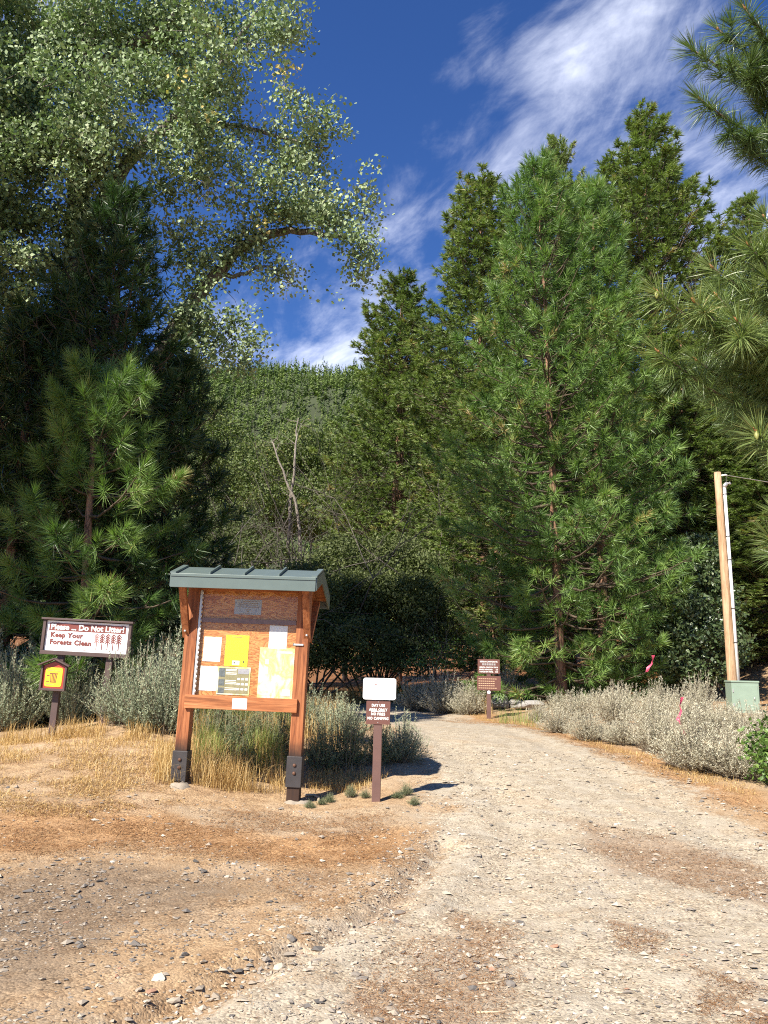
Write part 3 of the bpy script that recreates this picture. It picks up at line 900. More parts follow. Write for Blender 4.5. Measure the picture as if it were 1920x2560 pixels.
def cottonwood():
    rng = np.random.default_rng(21); KD = 1.15
    at = lambda px, py, Y: globals()['at'](px, py, Y * KD)
    L_ = lambda *ps: [at(*p_) for p_ in ps]
    base = at(222, 1560, 19.6); base[2] = float(gz(base[0], base[1]))
    t = thing('cottonwood_tree', 'huge pale-leaved cottonwood towering over the dark pines and the litter sign', 'tree', base)
    tr = MB(); sk = []
    trunk = [base - (0, 0, .3)] + L_((218, 1250, 19.6), (205, 1000, 19.3), (190, 720, 19), (198, 560, 18.8), (196, 370, 18.6), (215, 190, 18.4), (228, 60, 18.2), (238, -140, 18))
    sk += list(limb(tr, trunk, 0.52, 0.15, 10, 1, .02))
    for pts, r0, r1 in ((((215, 1180, 19.5), (330, 1020, 19.4), (440, 815, 19.2), (535, 690, 18.9), (605, 612, 18.6), (700, 575, 18.3), (800, 582, 18.0), (870, 600, 17.9)), .24, .03),
                        (((195, 640, 18.9), (270, 480, 18.6), (330, 390, 18.3), (395, 335, 18.1), (480, 250, 17.8), (560, 150, 17.6), (640, 30, 17.4)), .21, .03),
                        (((212, 200, 18.4), (262, 150, 18.3), (340, 105, 18), (430, 50, 17.8), (520, -60, 17.6)), .16, .03),
                        (((395, 335, 18.1), (500, 318, 18), (600, 310, 17.9), (700, 345, 17.8), (820, 370, 17.6)), .09, .015),
                        (((535, 690, 18.9), (600, 690, 18.6), (660, 660, 18.4), (740, 690, 18.2)), .06, .012),
                        (((480, 760, 19.0), (520, 800, 18.7), (570, 830, 18.5), (620, 880, 18.4)), .035, .01),
                        (((520, 150, 17.7), (530, 60, 17.6), (500, 5, 17.5)), .06, .015),
                        (((190, 720, 19), (110, 640, 18.6), (30, 560, 18.2)), .12, .02)):
        sk += list(limb(tr, L_(*pts), r0 * 1.25, r1 * 1.2, 7, len(pts), .02))
    B = []
    for (px, py, rx, ry, Y) in ((50, 70, 140, 120, 18), (180, 30, 110, 80, 17.4), (330, 40, 150, 90, 18.6), (480, 30, 120, 80, 18), (610, 20, 90, 60, 17.6), (690, 40, 70, 70, 17.4),
                                (60, 250, 150, 130, 17.4), (210, 280, 120, 110, 17.0), (360, 190, 120, 90, 18.8), (470, 180, 120, 90, 17.2), (580, 150, 100, 70, 17.3), (690, 130, 70, 55, 17.4), (720, 210, 45, 40, 17.3),
                                (90, 430, 150, 130, 17.6), (260, 420, 130, 90, 17.2), (390, 290, 120, 70, 17.0), (460, 390, 100, 80, 17.2), (530, 260, 90, 60, 17.2), (560, 380, 70, 70, 17.4), (470, 490, 80, 60, 17.6),
                                (660, 390, 80, 75, 17.8), (760, 350, 90, 55, 17.7), (825, 370, 65, 58, 17.6), (700, 470, 110, 80, 17.8), (820, 460, 90, 78, 17.7), (880, 500, 50, 60, 17.6), (640, 530, 90, 55, 18.0),
                                (770, 540, 110, 55, 17.9), (868, 590, 60, 58, 17.7), (895, 640, 32, 45, 17.7), (885, 690, 25, 25, 17.7),
                                (40, 620, 110, 120, 17.9), (150, 600, 90, 90, 18.2), (40, 820, 100, 120, 18.4), (130, 760, 80, 90, 18.8), (20, 1010, 70, 110, 18.8), (250, 560, 80, 60, 18.0),
                                (540, 620, 60, 40, 18.6), (500, 790, 60, 45, 18.8), (570, 830, 55, 35, 18.6), (610, 880, 35, 30, 18.4), (470, 880, 55, 50, 19.0), (520, 720, 40, 30, 18.8), (690, 690, 35, 30, 18.3),
                                (450, 860, 45, 45, 19.0), (505, 850, 45, 40, 18.8), (545, 880, 40, 30, 18.6), (590, 850, 40, 30, 18.5), (470, 800, 45, 40, 19.0), (640, 610, 50, 28, 18.4), (575, 650, 40, 28, 18.7), (500, 640, 60, 45, 18.9), (430, 600, 60, 60, 18.9), (-120, 200, 160, 300, 18), (-120, 700, 140, 250, 18.4)):
        q = at(px, py, Y); k = np.linalg.norm(q - (0, 0, EYE)) / F
        B.append((q, (rx * k, max(rx, ry) * k * 1.0, ry * k)))
    K = blob_points(B, 0.70, rng, 0.7, 0.35); nk = len(K); nsub = 9
    off = rng.normal(0, 1, (nk, nsub, 3)) * np.array((.27, .27, .19)) * rng.uniform(.7, 1.2, (nk, 1, 1))
    ktone = 0.56 + 0.12 * np.sin(K[:, 0] * 1.9 + 1) * np.sin(K[:, 2] * 1.7) + rng.normal(0, 0.10, nk)
    C = (K[:, None] + off).reshape(-1, 3)
    tw = MB(); connect(tw, sk, K, 0.012, 1400, 0.06, rng); connect(tw, K, C[::2], 0.006, 2600, 0.0, rng)
    # bare hanging twigs
    for (px, py, Y) in [(470 + 18 * i, 440 + 6 * (i % 3), 17.0) for i in range(7)] + [(690, 640, 18.2), (715, 700, 18.2), (560, 700, 18.6), (640, 250, 17.2), (620, 300, 17.3)]:
        a0 = at(px, py, Y); q = [a0]
        for i in range(5): q.append(q[-1] + np.array((rng.normal(0.05, .1), rng.normal(0, .08), -0.16)))
        tw.tube(q, np.linspace(.012, .004, 6), 4, tint=.9)
    tone = np.repeat(ktone, nsub) + rng.normal(0, 0.06, len(C)); tone = np.minimum(tone, .9); yl = rng.random(len(C)) < 0.004; tone[yl] = 1.1
    q = at(735, 195, 17.3); tone[np.linalg.norm(C - q, axis=1) < 0.4] = 1.1
    V, T, tt = leaves(C, 15, 0.112, tone, rng, 0.30, 0.85, 1.1)
    for nm, me, mt in (('trunk', tr.mesh('trunk', True), M['bark_grey']), ('branches', tw.mesh('branches', True), M['bark_grey']), ('crown', mesh_np('crown', V, T, tt), M['leaf_cotton'])):
        me.transform(Matrix.Translation(-Vector(base))); part(nm, me, mt, t, 'stuff' if nm == 'branches' else None)


cottonwood()


def broadleaf(name, label, blobs, Y0, leafmat, size, per, cr, spacing, seed, cat='tree', trunks=1, tone=0.5, gap=0.2, bark='bark_grey', r0=0.12, up=0.4, long=1.25, group=None):
    """blobs: (px, py, rx, ry, Y) patches of crown; the stems rise from the ground below them"""
    rng = np.random.default_rng(seed); B = []
    for (px, py, rx, ry, Y) in blobs:
        q = at(px, py, Y); k = np.linalg.norm(q - (0, 0, EYE)) / F
        B.append((q, (rx * k, 0.5 * (rx + ry) * k, ry * k)))
    ctr = np.mean([b[0] for b in B], 0); base = np.array((ctr[0], ctr[1], float(gz(ctr[0], ctr[1]))))
    t = thing(name, label, cat, base, group=group)
    C = blob_points(B, spacing, rng, 0.6, gap); C = C[C[:, 2] > gz(C[:, 0], C[:, 1]) + 0.05]
    tr = MB(); sk = []
    for i in range(trunks):
        b = base + np.array((rng.normal(0, .35 * (trunks > 1)), rng.normal(0, .25 * (trunks > 1)), -0.2))
        b[2] = float(gz(b[0], b[1])) - .2
        for (c, r) in (B if trunks == 1 else [B[(i + j) % len(B)] for j in range(0, len(B), max(1, trunks))]):
            sk += list(limb(tr, [b, b * .65 + c * .35 + (0, 0, .12 * r[2]), c + rng.normal(0, .15, 3) * r], r0 * rng.uniform(.7, 1), .02, 6, seed + i, 0.02))
    tw = MB(); connect(tw, sk, C, 0.007, 500, 0.0, rng)
    V, T, tt = leaves(C, per, size, tone + rng.normal(0, .1, len(C)), rng, cr, up, long)
    for nm, me, mt in (('trunk' if cat == 'tree' else 'stems', tr.mesh('trunk', True), M[bark]), ('branches', tw.mesh('branches', True), M[bark]), ('crown', mesh_np('crown', V, T, tt), leafmat)):
        me.transform(Matrix.Translation(-Vector(base))); part(nm, me, mt, t, 'stuff' if nm == 'branches' else None)
    return t


A_, W_, SH = M['leaf_alder'], M['leaf_willow'], M['leaf_shrub']
broadleaf('alder_tree', 'olive green alder with bleached bare limbs below the forested hillside', [(640, 1180, 80, 75, 62), (690, 1130, 45, 45, 62), (750, 1120, 60, 60, 62), (815, 1160, 70, 80, 63), (760, 1270, 110, 70, 61), (650, 1290, 80, 60, 61), (850, 1260, 60, 60, 62)], 62, A_, 0.17, 44, 0.7, 0.72, 31, tone=.56, gap=.35, r0=.2)
broadleaf('alder_tree', 'lighter green alder beside the dark pines below the hillside', [(510, 1050, 55, 60, 54), (560, 1100, 50, 50, 54), (560, 1170, 90, 70, 54), (500, 1200, 80, 80, 53), (590, 1270, 80, 60, 53)], 54, A_, 0.16, 42, 0.65, 0.68, 32, tone=.5, gap=.3, r0=.18)
broadleaf('alder_tree', 'low shade-darkened leafy tree seen just over the kiosk roof', [(530, 1310, 90, 60, 44), (620, 1370, 90, 70, 43), (540, 1420, 110, 80, 42), (680, 1420, 90, 70, 42)], 44, W_, 0.115, 46, 0.5, 0.55, 33, tone=.42, gap=.3, r0=.1)  # leaf tone lowered to stand in for the shade above the kiosk
broadleaf('alder_tree', 'dark leafy tree in the hollow between hillside alder and narrow pine', [(880, 1180, 60, 80, 70), (900, 1280, 70, 70, 68), (840, 1330, 70, 50, 66)], 68, A_, 0.18, 40, 0.75, 0.8, 34, tone=.4, gap=.2, r0=.18)
broadleaf('willow_thicket', 'rounded dark willow thicket between the kiosk and the twin pines', [(880, 1420, 110, 80, 38), (990, 1420, 90, 80, 38), (1060, 1450, 60, 70, 37), (850, 1510, 130, 80, 36), (990, 1520, 120, 90, 36), (1060, 1570, 70, 70, 35)], 37, W_, 0.092, 56, 0.38, 0.39, 35, cat='shrub', trunks=5, tone=.5, gap=.05, bark='bark_dark', r0=.06, long=1.8)
broadleaf('willow_thicket', 'shaded willow thicket behind the kiosk panel', [(760, 1500, 110, 90, 34), (640, 1520, 110, 90, 34), (760, 1600, 120, 70, 33), (900, 1610, 110, 70, 33), (560, 1560, 80, 80, 33), (1020, 1640, 60, 50, 33)], 34, W_, 0.088, 52, 0.38, 0.41, 36, cat='shrub', trunks=5, tone=.42, gap=.05, bark='bark_dark', r0=.05, long=1.8)
broadleaf('cherry_shrub', 'glossy dark leafed shrub beside the utility pole', [(1700, 1420, 60, 60, 30), (1760, 1400, 50, 60, 30), (1690, 1530, 80, 70, 29.5), (1780, 1510, 60, 70, 29.5), (1720, 1640, 90, 70, 29), (1800, 1620, 60, 60, 29)], 30, SH, 0.12, 34, 0.32, 0.34, 37, cat='shrub', trunks=5, tone=.52, gap=.1, bark='bark_dark', r0=.05, up=.6)
broadleaf('leafy_shrub', 'glossy bright green shrub at the edge of the road beside pale sagebrush', [(1925, 1880, 50, 55, 11.6), (1935, 1960, 50, 45, 11.4), (1905, 1830, 30, 30, 11.8), (1990, 1880, 70, 90, 11.6)], 11.6, M['leaf_bright'], 0.060, 22, 0.15, 0.17, 38, cat='shrub', trunks=3, tone=.55, gap=.1, bark='bark_dark', r0=.02, up=.6)
broadleaf('leafy_shrub', 'bright green bush at the foot of the willow thicket beside the trail sign', [(1120, 1620, 50, 35, 31), (1060, 1655, 50, 25, 31), (1160, 1660, 45, 25, 31)], 31, M['leaf_bright'], 0.08, 26, 0.3, 0.4, 39, cat='shrub', trunks=3, tone=.5, gap=.1, bark='bark_dark', r0=.03)
# unseen tree added out of view on the sun's side to shade the pines
broadleaf('cottonwood_tree', 'added unseen cottonwood whose shade falls on the dark pines', [(-500, 900, 220, 130, 12.6), (-620, 680, 290, 240, 12.6), (-490, 470, 210, 210, 12.6), (-680, 100, 280, 260, 12.6), (-590, -200, 240, 240, 12.6), (-850, 500, 250, 300, 12.4)], 12.6, M['leaf_cotton'], 0.34, 16, 0.55, 0.60, 40, tone=.5, gap=.1, r0=.25)

# dead wood: bleached snag, leaning trunk, tangle of bare branches
M['deadwood'] = mat_bark('dead_wood', (0.17, 0.14, 0.11), (0.36, 0.32, 0.27), 2.0)
M['deadgrey'] = mat_bark('dead_brush', (0.06, 0.05, 0.042), (0.17, 0.145, 0.122), 2.0)


def forked(mb, p_, d, L, r, depth, rng, spread=0.5, tips=None):
    n = 5; q = [np.array(p_)]; dd = np.array(d, float)
    for i in range(n - 1):
        dd = norm(dd + rng.normal(0, 0.16, 3)); q.append(q[-1] + dd * L / (n - 1))
    mb.tube(q, np.linspace(r, r * 0.55, n), 5 if depth > 1 else 4, cap=depth == 0)
    if depth:
        for k in range(rng.integers(2, 4)):
            forked(mb, q[rng.integers(2, n)], norm(dd + rng.normal(0, spread, 3)), L * rng.uniform(.55, .8), r * .5, depth - 1, rng, spread)


def dead_tree(name, label, pts, r0, r1, mat, seed, forks=6, L=1.6, depth=2, cat='dead tree'):
    rng = np.random.default_rng(seed)
    q = [at(*p_) for p_ in pts]; base = np.array(q[0]); base[2] = float(gz(base[0], base[1]))
    t = thing(name, label, cat, base)
    tr = MB(); sm = limb(tr, [base - (0, 0, .2)] + q[1:], r0, r1, 7, seed, .03)
    br = MB()
    for k in range(forks):
        i = rng.integers(len(sm) // 2, len(sm)); forked(br, sm[i], norm(sm[-1] - sm[-3] + rng.normal(0, .7, 3) * np.linalg.norm(sm[-1] - sm[-3])), L * rng.uniform(.5, 1), r1 * .7, depth, rng)
    for nm, me in (('trunk', tr.mesh('trunk', True)), ('branches', br.mesh('branches', True))):
        me.transform(Matrix.Translation(-Vector(base))); part(nm, me, mat, t, 'stuff' if nm == 'branches' else None)


dead_tree('dead_tree', 'bleached forked snag rising above the hillside alder', [(720, 1400, 58), (722, 1280, 58), (735, 1180, 58), (742, 1090, 58), (746, 1045, 58)], .15, .04, M['deadwood'], 3, 4, 1.6, 1)
dead_tree('dead_tree', 'bare brown trunk leaning across the hillside alder', [(762, 1420, 57), (752, 1290, 57), (715, 1200, 57), (682, 1105, 57)], .15, .05, M['deadwood'], 4, 5, 1.6, 1)
for i, (px, Y, hpx, lab) in enumerate(((670, 35.8, 1235, 'grey tangle of bare branches above the kiosk roof'), (800, 36.2, 1225, 'grey arching dead brush over the shaded willow thicket'), (930, 38.8, 1250, 'dead twiggy brush leaning against the narrow pine'), (1090, 33, 1560, 'bare grey twigs drooping at the foot of the leaning pine'))):
    rng = np.random.default_rng(60 + i); b = at(px, 1700, Y); b[2] = float(gz(b[0], b[1])); tp = at(px, hpx, Y)
    t = thing('dead_brush', lab, 'dead brush', b); mb = MB(); Hh = tp[2] - b[2]
    for k in range(8):
        forked(mb, b + (rng.normal(0, .3), rng.normal(0, .3), -0.1), norm((rng.normal(0, .55), rng.normal(0, .4), 1)), Hh * rng.uniform(.55, .75), .05 * min(1, Hh / 5), 4, rng, .6)
    me = mb.mesh('branches', True); me.transform(Matrix.Translation(-Vector(b))); part('branches', me, M['deadgrey'], t, 'stuff')

# ------------------------------------------------------------------ paints and materials of the signs and the kiosk
M['cedar'] = mat_wood('stained_cedar', (0.11, 0.034, 0.014), (0.32, 0.108, 0.039), (0.47, 0.195, 0.080), 'Z', 1.0, True)
M['cedar_x'] = mat_wood('stained_cedar_board', (0.14, 0.045, 0.018), (0.39, 0.140, 0.050), (0.56, 0.25, 0.105), 'X', 0.8)
M['brown_paint'] = mat_plain('brown_paint', (0.135, 0.072, 0.058), 0.55, 0.16, 7, bumpk=.2)
M['brown_sign'] = mat_plain('brown_sign_enamel', (0.150, 0.066, 0.050), 0.38, 0.08, 5)
M['dark_brown'] = mat_plain('dark_brown_paint', (0.085, 0.052, 0.046), 0.6, 0.18, 8, bumpk=.2)
M['white_sign'] = mat_plain('white_sign_enamel', (0.86, 0.86, 0.84), 0.3, 0.02, 5)
M['white_letter'] = mat_plain('white_letters', (0.84, 0.82, 0.77), 0.5, 0.03, 5)
M['maroon'] = mat_plain('sign_brown_print', (0.20, 0.055, 0.042), 0.4, 0.08, 5)
M['maroon_faded'] = mat_plain('sign_brown_faded', (0.34, 0.18, 0.16), 0.4, 0.15, 9)
M['red_print'] = mat_plain('sign_red_print', (0.36, 0.05, 0.03), 0.35, 0.1, 6)
M['yellow_print'] = mat_plain('sign_yellow_print', (0.85, 0.60, 0.035), 0.35, 0.05, 6)
M['paper'] = mat_plain('white_paper', (0.88, 0.88, 0.86), 0.8, 0.02, 6)
M['faint'] = mat_plain('faded_ink', (0.66, 0.655, 0.64), 0.8, 0.04, 6)
M['ink'] = mat_plain('ink', (0.10, 0.09, 0.08), 0.7, 0.1, 6)
M['ink_mid'] = mat_plain('brown_ink', (0.33, 0.23, 0.15), 0.7, 0.1, 6)
M['yellow_paper'] = mat_plain('yellow_paper', (0.86, 0.77, 0.045), 0.8, 0.03, 5)
M['galv'] = mat_plain('galvanised_steel', (0.56, 0.55, 0.53), 0.42, 0.1, 18, 0.6)
M['shoe'] = mat_plain('painted_steel_shoe', (0.050, 0.044, 0.043), 0.5, 0.25, 9, 0.2, .25)
M['rust'] = mat_plain('rusty_bolt', (0.13, 0.065, 0.04), 0.7, 0.3, 40, 0.3)
M['roof'] = mat_plain('green_grey_metal_roof', (0.118, 0.152, 0.136), 0.38, 0.10, 5, 0.15)
M['plaque'] = mat_plain('grey_plaque', (0.40, 0.38, 0.36), 0.45, 0.05, 9, 0.3)
M['concrete'] = mat_plain('concrete', (0.30, 0.25, 0.19), 0.95, 0.2, 11, bumpk=.6)
M['pane_strip'] = mat_plain('grey_brown_strip', (0.20, 0.13, 0.115), 0.5, 0.3, 30)

m, nt, out = material('plywood'); M['ply'] = m
co = objco(nt)
wv = noise(nt, mapping(nt, co, (1.5, 1, 5.2)), 1.7, 3, 0.5, 1.6)
rings = math_(nt, 'FRACT', math_(nt, 'MULTIPLY', wv, 7.0))
c = ramp(nt, rings, [(0.0, (0.36, 0.115, 0.030)), (0.3, (0.55, 0.225, 0.066)), (0.75, (0.72, 0.37, 0.125)), (1.0, (0.40, 0.13, 0.035))])
c = mix(nt, maprange(nt, noise(nt, mapping(nt, co, (3, 1, 60)), 2.0, 4, .6), .45, .75, 0, .35), c, (0.36, 0.11, 0.03))
principled(nt, out, Base_Color=c, Roughness=0.5)

m, nt, out = material('acrylic'); M['acrylic'] = m
lw = maprange(nt, nd(nt, 'ShaderNodeLayerWeight', {'Blend': 0.5}).outputs['Facing'], 0.3, 1.0, 0.012, 0.5)
gl = nd(nt, 'ShaderNodeBsdfGlossy', {'Roughness': 0.12}); tp_ = nd(nt, 'ShaderNodeBsdfTransparent', {'Color': (0.96, 0.96, 0.95)})
mx = nd(nt, 'ShaderNodeMixShader', {0: lw, 1: tp_.outputs[0], 2: gl.outputs[0]}); nt.links.new(mx.outputs[0], out.inputs[0])

m, nt, out = material('map_print'); M['map'] = m
co = objco(nt); f = noise(nt, mapping(nt, co, (3, 1, 2.4)), 1.5, 5, .6, .8)
c = ramp(nt, f, [(.32, (.72, .70, .50)), (.45, (.70, .64, .22)), (.52, (.78, .74, .45)), (.60, (.84, .83, .74)), (.75, (.46, .44, .20))])
principled(nt, out, Base_Color=c, Roughness=.7)

# ------------------------------------------------------------------ the kiosk
K0 = at(592, 1958, 10.35)
kz = K0[2]
kiosk = thing('trailhead_kiosk', 'orange stained wooden trailhead notice board with grey-green metal roof and papers', 'notice board', K0, (rad(-0.6), rad(1.1), rad(-4.5)))
gl_ = lambda lx: float(gz(K0[0] + lx, K0[1])) - kz            # ground height below the kiosk, local
for sx, zb in ((-1, 0.0), (1, -0.20)):
    post = part('post', bevel_box((0, 0, 1.12), (0.15, 0.15, 2.56), .006), M['cedar'], kiosk); post.location = (sx * .69, 0, 0)
    if sx > 0:
        part('footing_stub', bevel_box((sx * .69 - .005, 0, -.16), (0.125, 0.125, .36), .006), M['shoe'], kiosk)
    shoe = part('steel_shoe', bevel_box((sx * .69, -.001, .17), (.182, .186, .35), .005), M['shoe'], kiosk)
    for bz in (.245, .155):
        b = MB(); b.tube([(sx * .69 + .005, -.094, bz), (sx * .69 + .005, -.104, bz), (sx * .69 + .005, -.112, bz)], (.021, .021, .012), 8)
        part('bolt', b.mesh('bolt', True), M['rust'], shoe)
    for fy, ty, tz in ((-.075, -.36, 2.29), (.075, .50, 2.20)):      # knee braces in front of and behind the post
        p0 = Vector((sx * .752, fy * .6, 1.72)); p1 = Vector((sx * .752, ty, tz)); d = p1 - p0
        rot = d.to_track_quat('Z', 'X').to_matrix()
        me = bevel_box(tuple((p0 + p1) / 2), (.055, .085, d.length + .06), .004, rot)
        br_ = part('brace', me, M['cedar'], kiosk)
        b = MB(); b.tube([(sx * .752, fy * .6 - .05 * (1 if fy < 0 else -1), 1.76), (sx * .752, fy * .6 - .075 * (1 if fy < 0 else -1), 1.76)], .014, 8)
        part('bolt', b.mesh('bolt', True), M['galv'], br_)
    # rafters that carry the roof
    for ya, za, yb, zb2 in ((-.43, 2.315, .03, 2.45), (.03, 2.45, .70, 2.20)):
        p0 = Vector((sx * .69, ya, za)); p1 = Vector((sx * .69, yb, zb2)); d = p1 - p0
        part('rafter', bevel_box(tuple((p0 + p1) / 2), (.05, .09, d.length), .004, d.to_track_quat('Z', 'X').to_matrix()), M['cedar'], kiosk)
part('panel', bevel_box((0, -.012, 1.62), (1.228, .03, 1.34), .003), M['ply'], kiosk)
part('top_rail', bevel_box((0, -.04, 2.345), (1.228, .05, .14), .004), M['cedar_x'], kiosk)
part('bottom_board', bevel_box((0, -.097, .925), (1.37, .04, .158), .004), M['cedar_x'], kiosk)
part('cover_pane', bevel_box((.015, -.052, 1.635), (1.19, .005, 1.25), .001), M['acrylic'], kiosk)
part('cover_strip', bevel_box((.02, -.0575, 1.905), (1.17, .002, .055), .0005), M['pane_strip'], kiosk)  # grey-brown strip across the cover pane
hinge = part('hinge', bevel_box((-.597, -.058, 1.635), (.030, .012, 1.27), .002), M['galv'], kiosk)
for k in range(22):
    b = MB(); b.tube([(-.578, -.064, 1.02 + k * .0572), (-.578, -.064, 1.064 + k * .0572)], .009, 8)
    part('knuckle', b.mesh('knuckle', True), M['galv'], hinge)
latch = part('latch', bevel_box((.655, -.084, 1.645), (.12, .012, .022), .003), M['galv'], kiosk)
part('keeper', bevel_box((.60, -.07, 1.645), (.03, .02, .034), .003), M['ink'], latch)


def sheet(name, x0, x1, z0, z1, mat, y=-.030, tilt=0.0, parent=kiosk):
    me = bevel_box((0, 0, 0), (x1 - x0, .0016, z1 - z0), .0003)
    o = part(name, me, mat, parent); o.location = ((x0 + x1) / 2, y, (z0 + z1) / 2); o.rotation_euler = (0, rad(tilt), 0)
    return o


sheet('notice_sheet', -.528, -.309, 1.407, 1.704, M['paper'], tilt=.6)
yel = sheet('yellow_notice', -.256, .032, 1.361, 1.735, M['yellow_paper'], tilt=.4)
sheet('notice_sheet', .276, .499, 1.59, 1.87, M['paper'], tilt=.3)
mp = sheet('trail_map', .176, .604, 1.0, 1.60, M['map'])
w3 = sheet('notice_sheet', -.546, -.330, 1.058, 1.35, M['paper'], tilt=.5)
ph = sheet('photo_poster', -.327, .077, 1.02, 1.352, M['map'], y=-.032)
sheet('small_notice', -.096, .081, .860, .985, M['paper'], y=-.119)
plq = sheet('plaque', -.18, .157, 1.99, 2.175, M['plaque'], y=-.030)
# printing on the sheets (flat, far too small in the photograph to be read as letters)
def bars(parent, rects, mat, y=-.0018, name='printing'):
    b = MB()
    for (x0, x1, z0, z1) in rects: b.box(((x0 + x1) / 2, y, (z0 + z1) / 2), (x1 - x0, .0012, z1 - z0))
    o = part(name, b.mesh(name), mat, parent); o['kind'] = 'stuff'
    return o


rb = random.Random(4)
bars(yel, [(-.07, .05, .160, .168), (-.105, -.09, .118, .124)], M['ink_mid'])
bars(yel, [(-.045, .045, -.172, -.120)], M['paper']); bars(yel, [(-.028, -.012, -.155, -.137), (.085, .10, -.142, -.120)], M['ink'], -.0032)
bars(w3, [(-.085, -.02, .052, .058)], M['faint'])
bars(mp, [(-.185, .19, -.27, .28)], M['map'])
bars(mp, [(-.140, -.095, .10, .16), (-.145, -.10, -.02, .07), (-.150, -.105, -.10, -.05)], M['faint'], -.0032); bars(mp, [(.0, .19, .235, .262)], M['faint'], -.0034)
bars(mp, [(.09, .19, -.27, -.19)], M['faint'], -.0034)
M['olive'] = mat_plain('olive_print', (0.30, 0.27, 0.15), .6, .25, 14); M['slate'] = mat_plain('photo_print', (0.13, 0.15, 0.16), .6, .5, 30); M['skyprint'] = mat_plain('pale_photo', (0.36, 0.36, 0.40), .6, .3, 20)
bars(ph, [(-.187, .187, -.150, .150)], M['olive'])
bars(ph, [(-.185, -.11, .045, .148), (-.185, -.11, -.060, .015), (-.185, -.11, -.148, -.085)], M['slate'], -.0034); bars(ph, [(.05, .185, .085, .146)], M['skyprint'], -.0034)
bars(ph, [(-.10, .03 + .02 * rb.random(), z, z + .008) for z in (.13, .115, .09, .075, .0, -.02, -.04, -.09, -.11)] + [(.045 + .05 * i, .08 + .05 * i, .012 - .06 * j, .036 - .06 * j) for i in range(3) for j in range(3)], M['paper'], -.0034)
bars(plq, [(-.10, .10, .067, .074), (-.125, .125, .044, .052), (-.125, .12, .022, .030), (-.14, .14, -.004, .004), (-.035, .035, -.030, -.023), (-.012, .012, -.062, -.042), (-.10, .10, -.084, -.078)], M['ink_mid'])

# roof
ya, za, yr, zr, yb, zb2 = -.425, 2.420, .03, 2.565, .72, 2.30
roof = part('roof', prism([(-.875, 0), (.875, 0), (.875, .012), (-.875, .012)], 0, 1), M['roof'], kiosk)
b = MB(); x0, x1 = -.875, .875


def slab(mb, ys, zs, th, xa, xb):
    V = [(x, y, z) for x in (xa, xb) for y, z in zip(ys, zs)] + [(x, y, z - th) for x in (xa, xb) for y, z in zip(ys, zs)]
    n = len(ys); T = []
    for i in range(n - 1):
        for q in ((i, i + 1, n + i + 1, n + i), (2 * n + i, 3 * n + i, 3 * n + i + 1, 2 * n + i + 1), (i, 2 * n + i, 2 * n + i + 1, i + 1), (n + i, n + i + 1, 3 * n + i + 1, 3 * n + i)):
            T += [(q[0], q[1], q[2]), (q[0], q[2], q[3])]
    for q in ((0, n, 3 * n, 2 * n), (n - 1, 3 * n - 1, 4 * n - 1, 2 * n - 1)):
        T += [(q[0], q[1], q[2]), (q[0], q[2], q[3])]
    mb.add(V, T)


slab(b, (ya, yr, yb), (za, zr, zb2), .028, x0, x1)
roof.data = b.mesh('roof'); roof.data.materials.append(M['roof'])
part('front_fascia', bevel_box((0, ya - .008, za - .078), (1.756, .016, .165), .003), M['roof'], roof)
part('drip_edge', bevel_box((0, ya - .014, za - .012), (1.758, .022, .036), .003), M['roof'], roof)
part('rear_fascia', bevel_box((0, yb + .008, zb2 - .07), (1.756, .016, .15), .003), M['roof'], roof)
for sx in (-1, 1):
    bm_ = MB(); slab(bm_, (ya, yr, yb), (za - .004, zr - .004, zb2 - .004), .145, sx * .876, sx * .892)
    part('gable_trim', bm_.mesh('trim'), M['roof'], roof)
    bm_ = MB(); slab(bm_, (ya - .012, yr, yb), (za + .026, zr + .026, zb2 + .026), .024, sx * .892, sx * .825)
    part('edge_cap', bm_.mesh('cap'), M['roof'], roof)
for sx in (-.42, 0, .42):
    bm_ = MB(); slab(bm_, (ya + .02, yr, yb), (za + .038, zr + .038, zb2 + .038), .034, sx - .010, sx + .010)
    part('standing_seam', bm_.mesh('seam'), M['roof'], roof)
bm_ = MB(); slab(bm_, (ya + .02, yr, yb - .02), (za - .030, zr - .030, zb2 - .030), .018, -.86, .86)
part('soffit', bm_.mesh('soffit'), M['cedar_x'], roof)
for (px, py, r) in ((448, 1966, .14), (742, 2010, .18)):
    g = on_ground(px, py); b = MB(); rg = np.random.default_rng(int(px)); n = 14; a = np.linspace(0, 2 * np.pi, n, endpoint=False)
    rr_ = r * (1 + rg.normal(0, .13, n)); V = [(0, 0, .035)] + [(rr_[i] * .7 * math.cos(a[i]), rr_[i] * .55 * math.sin(a[i]), .032 + rg.normal(0, .006)) for i in range(n)] + [(rr_[i] * math.cos(a[i]), rr_[i] * .8 * math.sin(a[i]), -.05) for i in range(n)]
    T = [(0, 1 + i, 1 + (i + 1) % n) for i in range(n)] + [t for i in range(n) for t in ((1 + i, n + 1 + i, n + 1 + (i + 1) % n), (1 + i, n + 1 + (i + 1) % n, 1 + (i + 1) % n))]
    b.add(V, T); o = part('concrete_footing', b.mesh('footing', True), M['concrete'], kiosk)
    o.matrix_parent_inverse = Matrix.Identity(4)
    inv_k = (Matrix.Translation(Vector(K0)) @ kiosk.rotation_euler.to_matrix().to_4x4()).inverted()
    o.matrix_basis = inv_k @ Matrix.Translation(Vector(g))

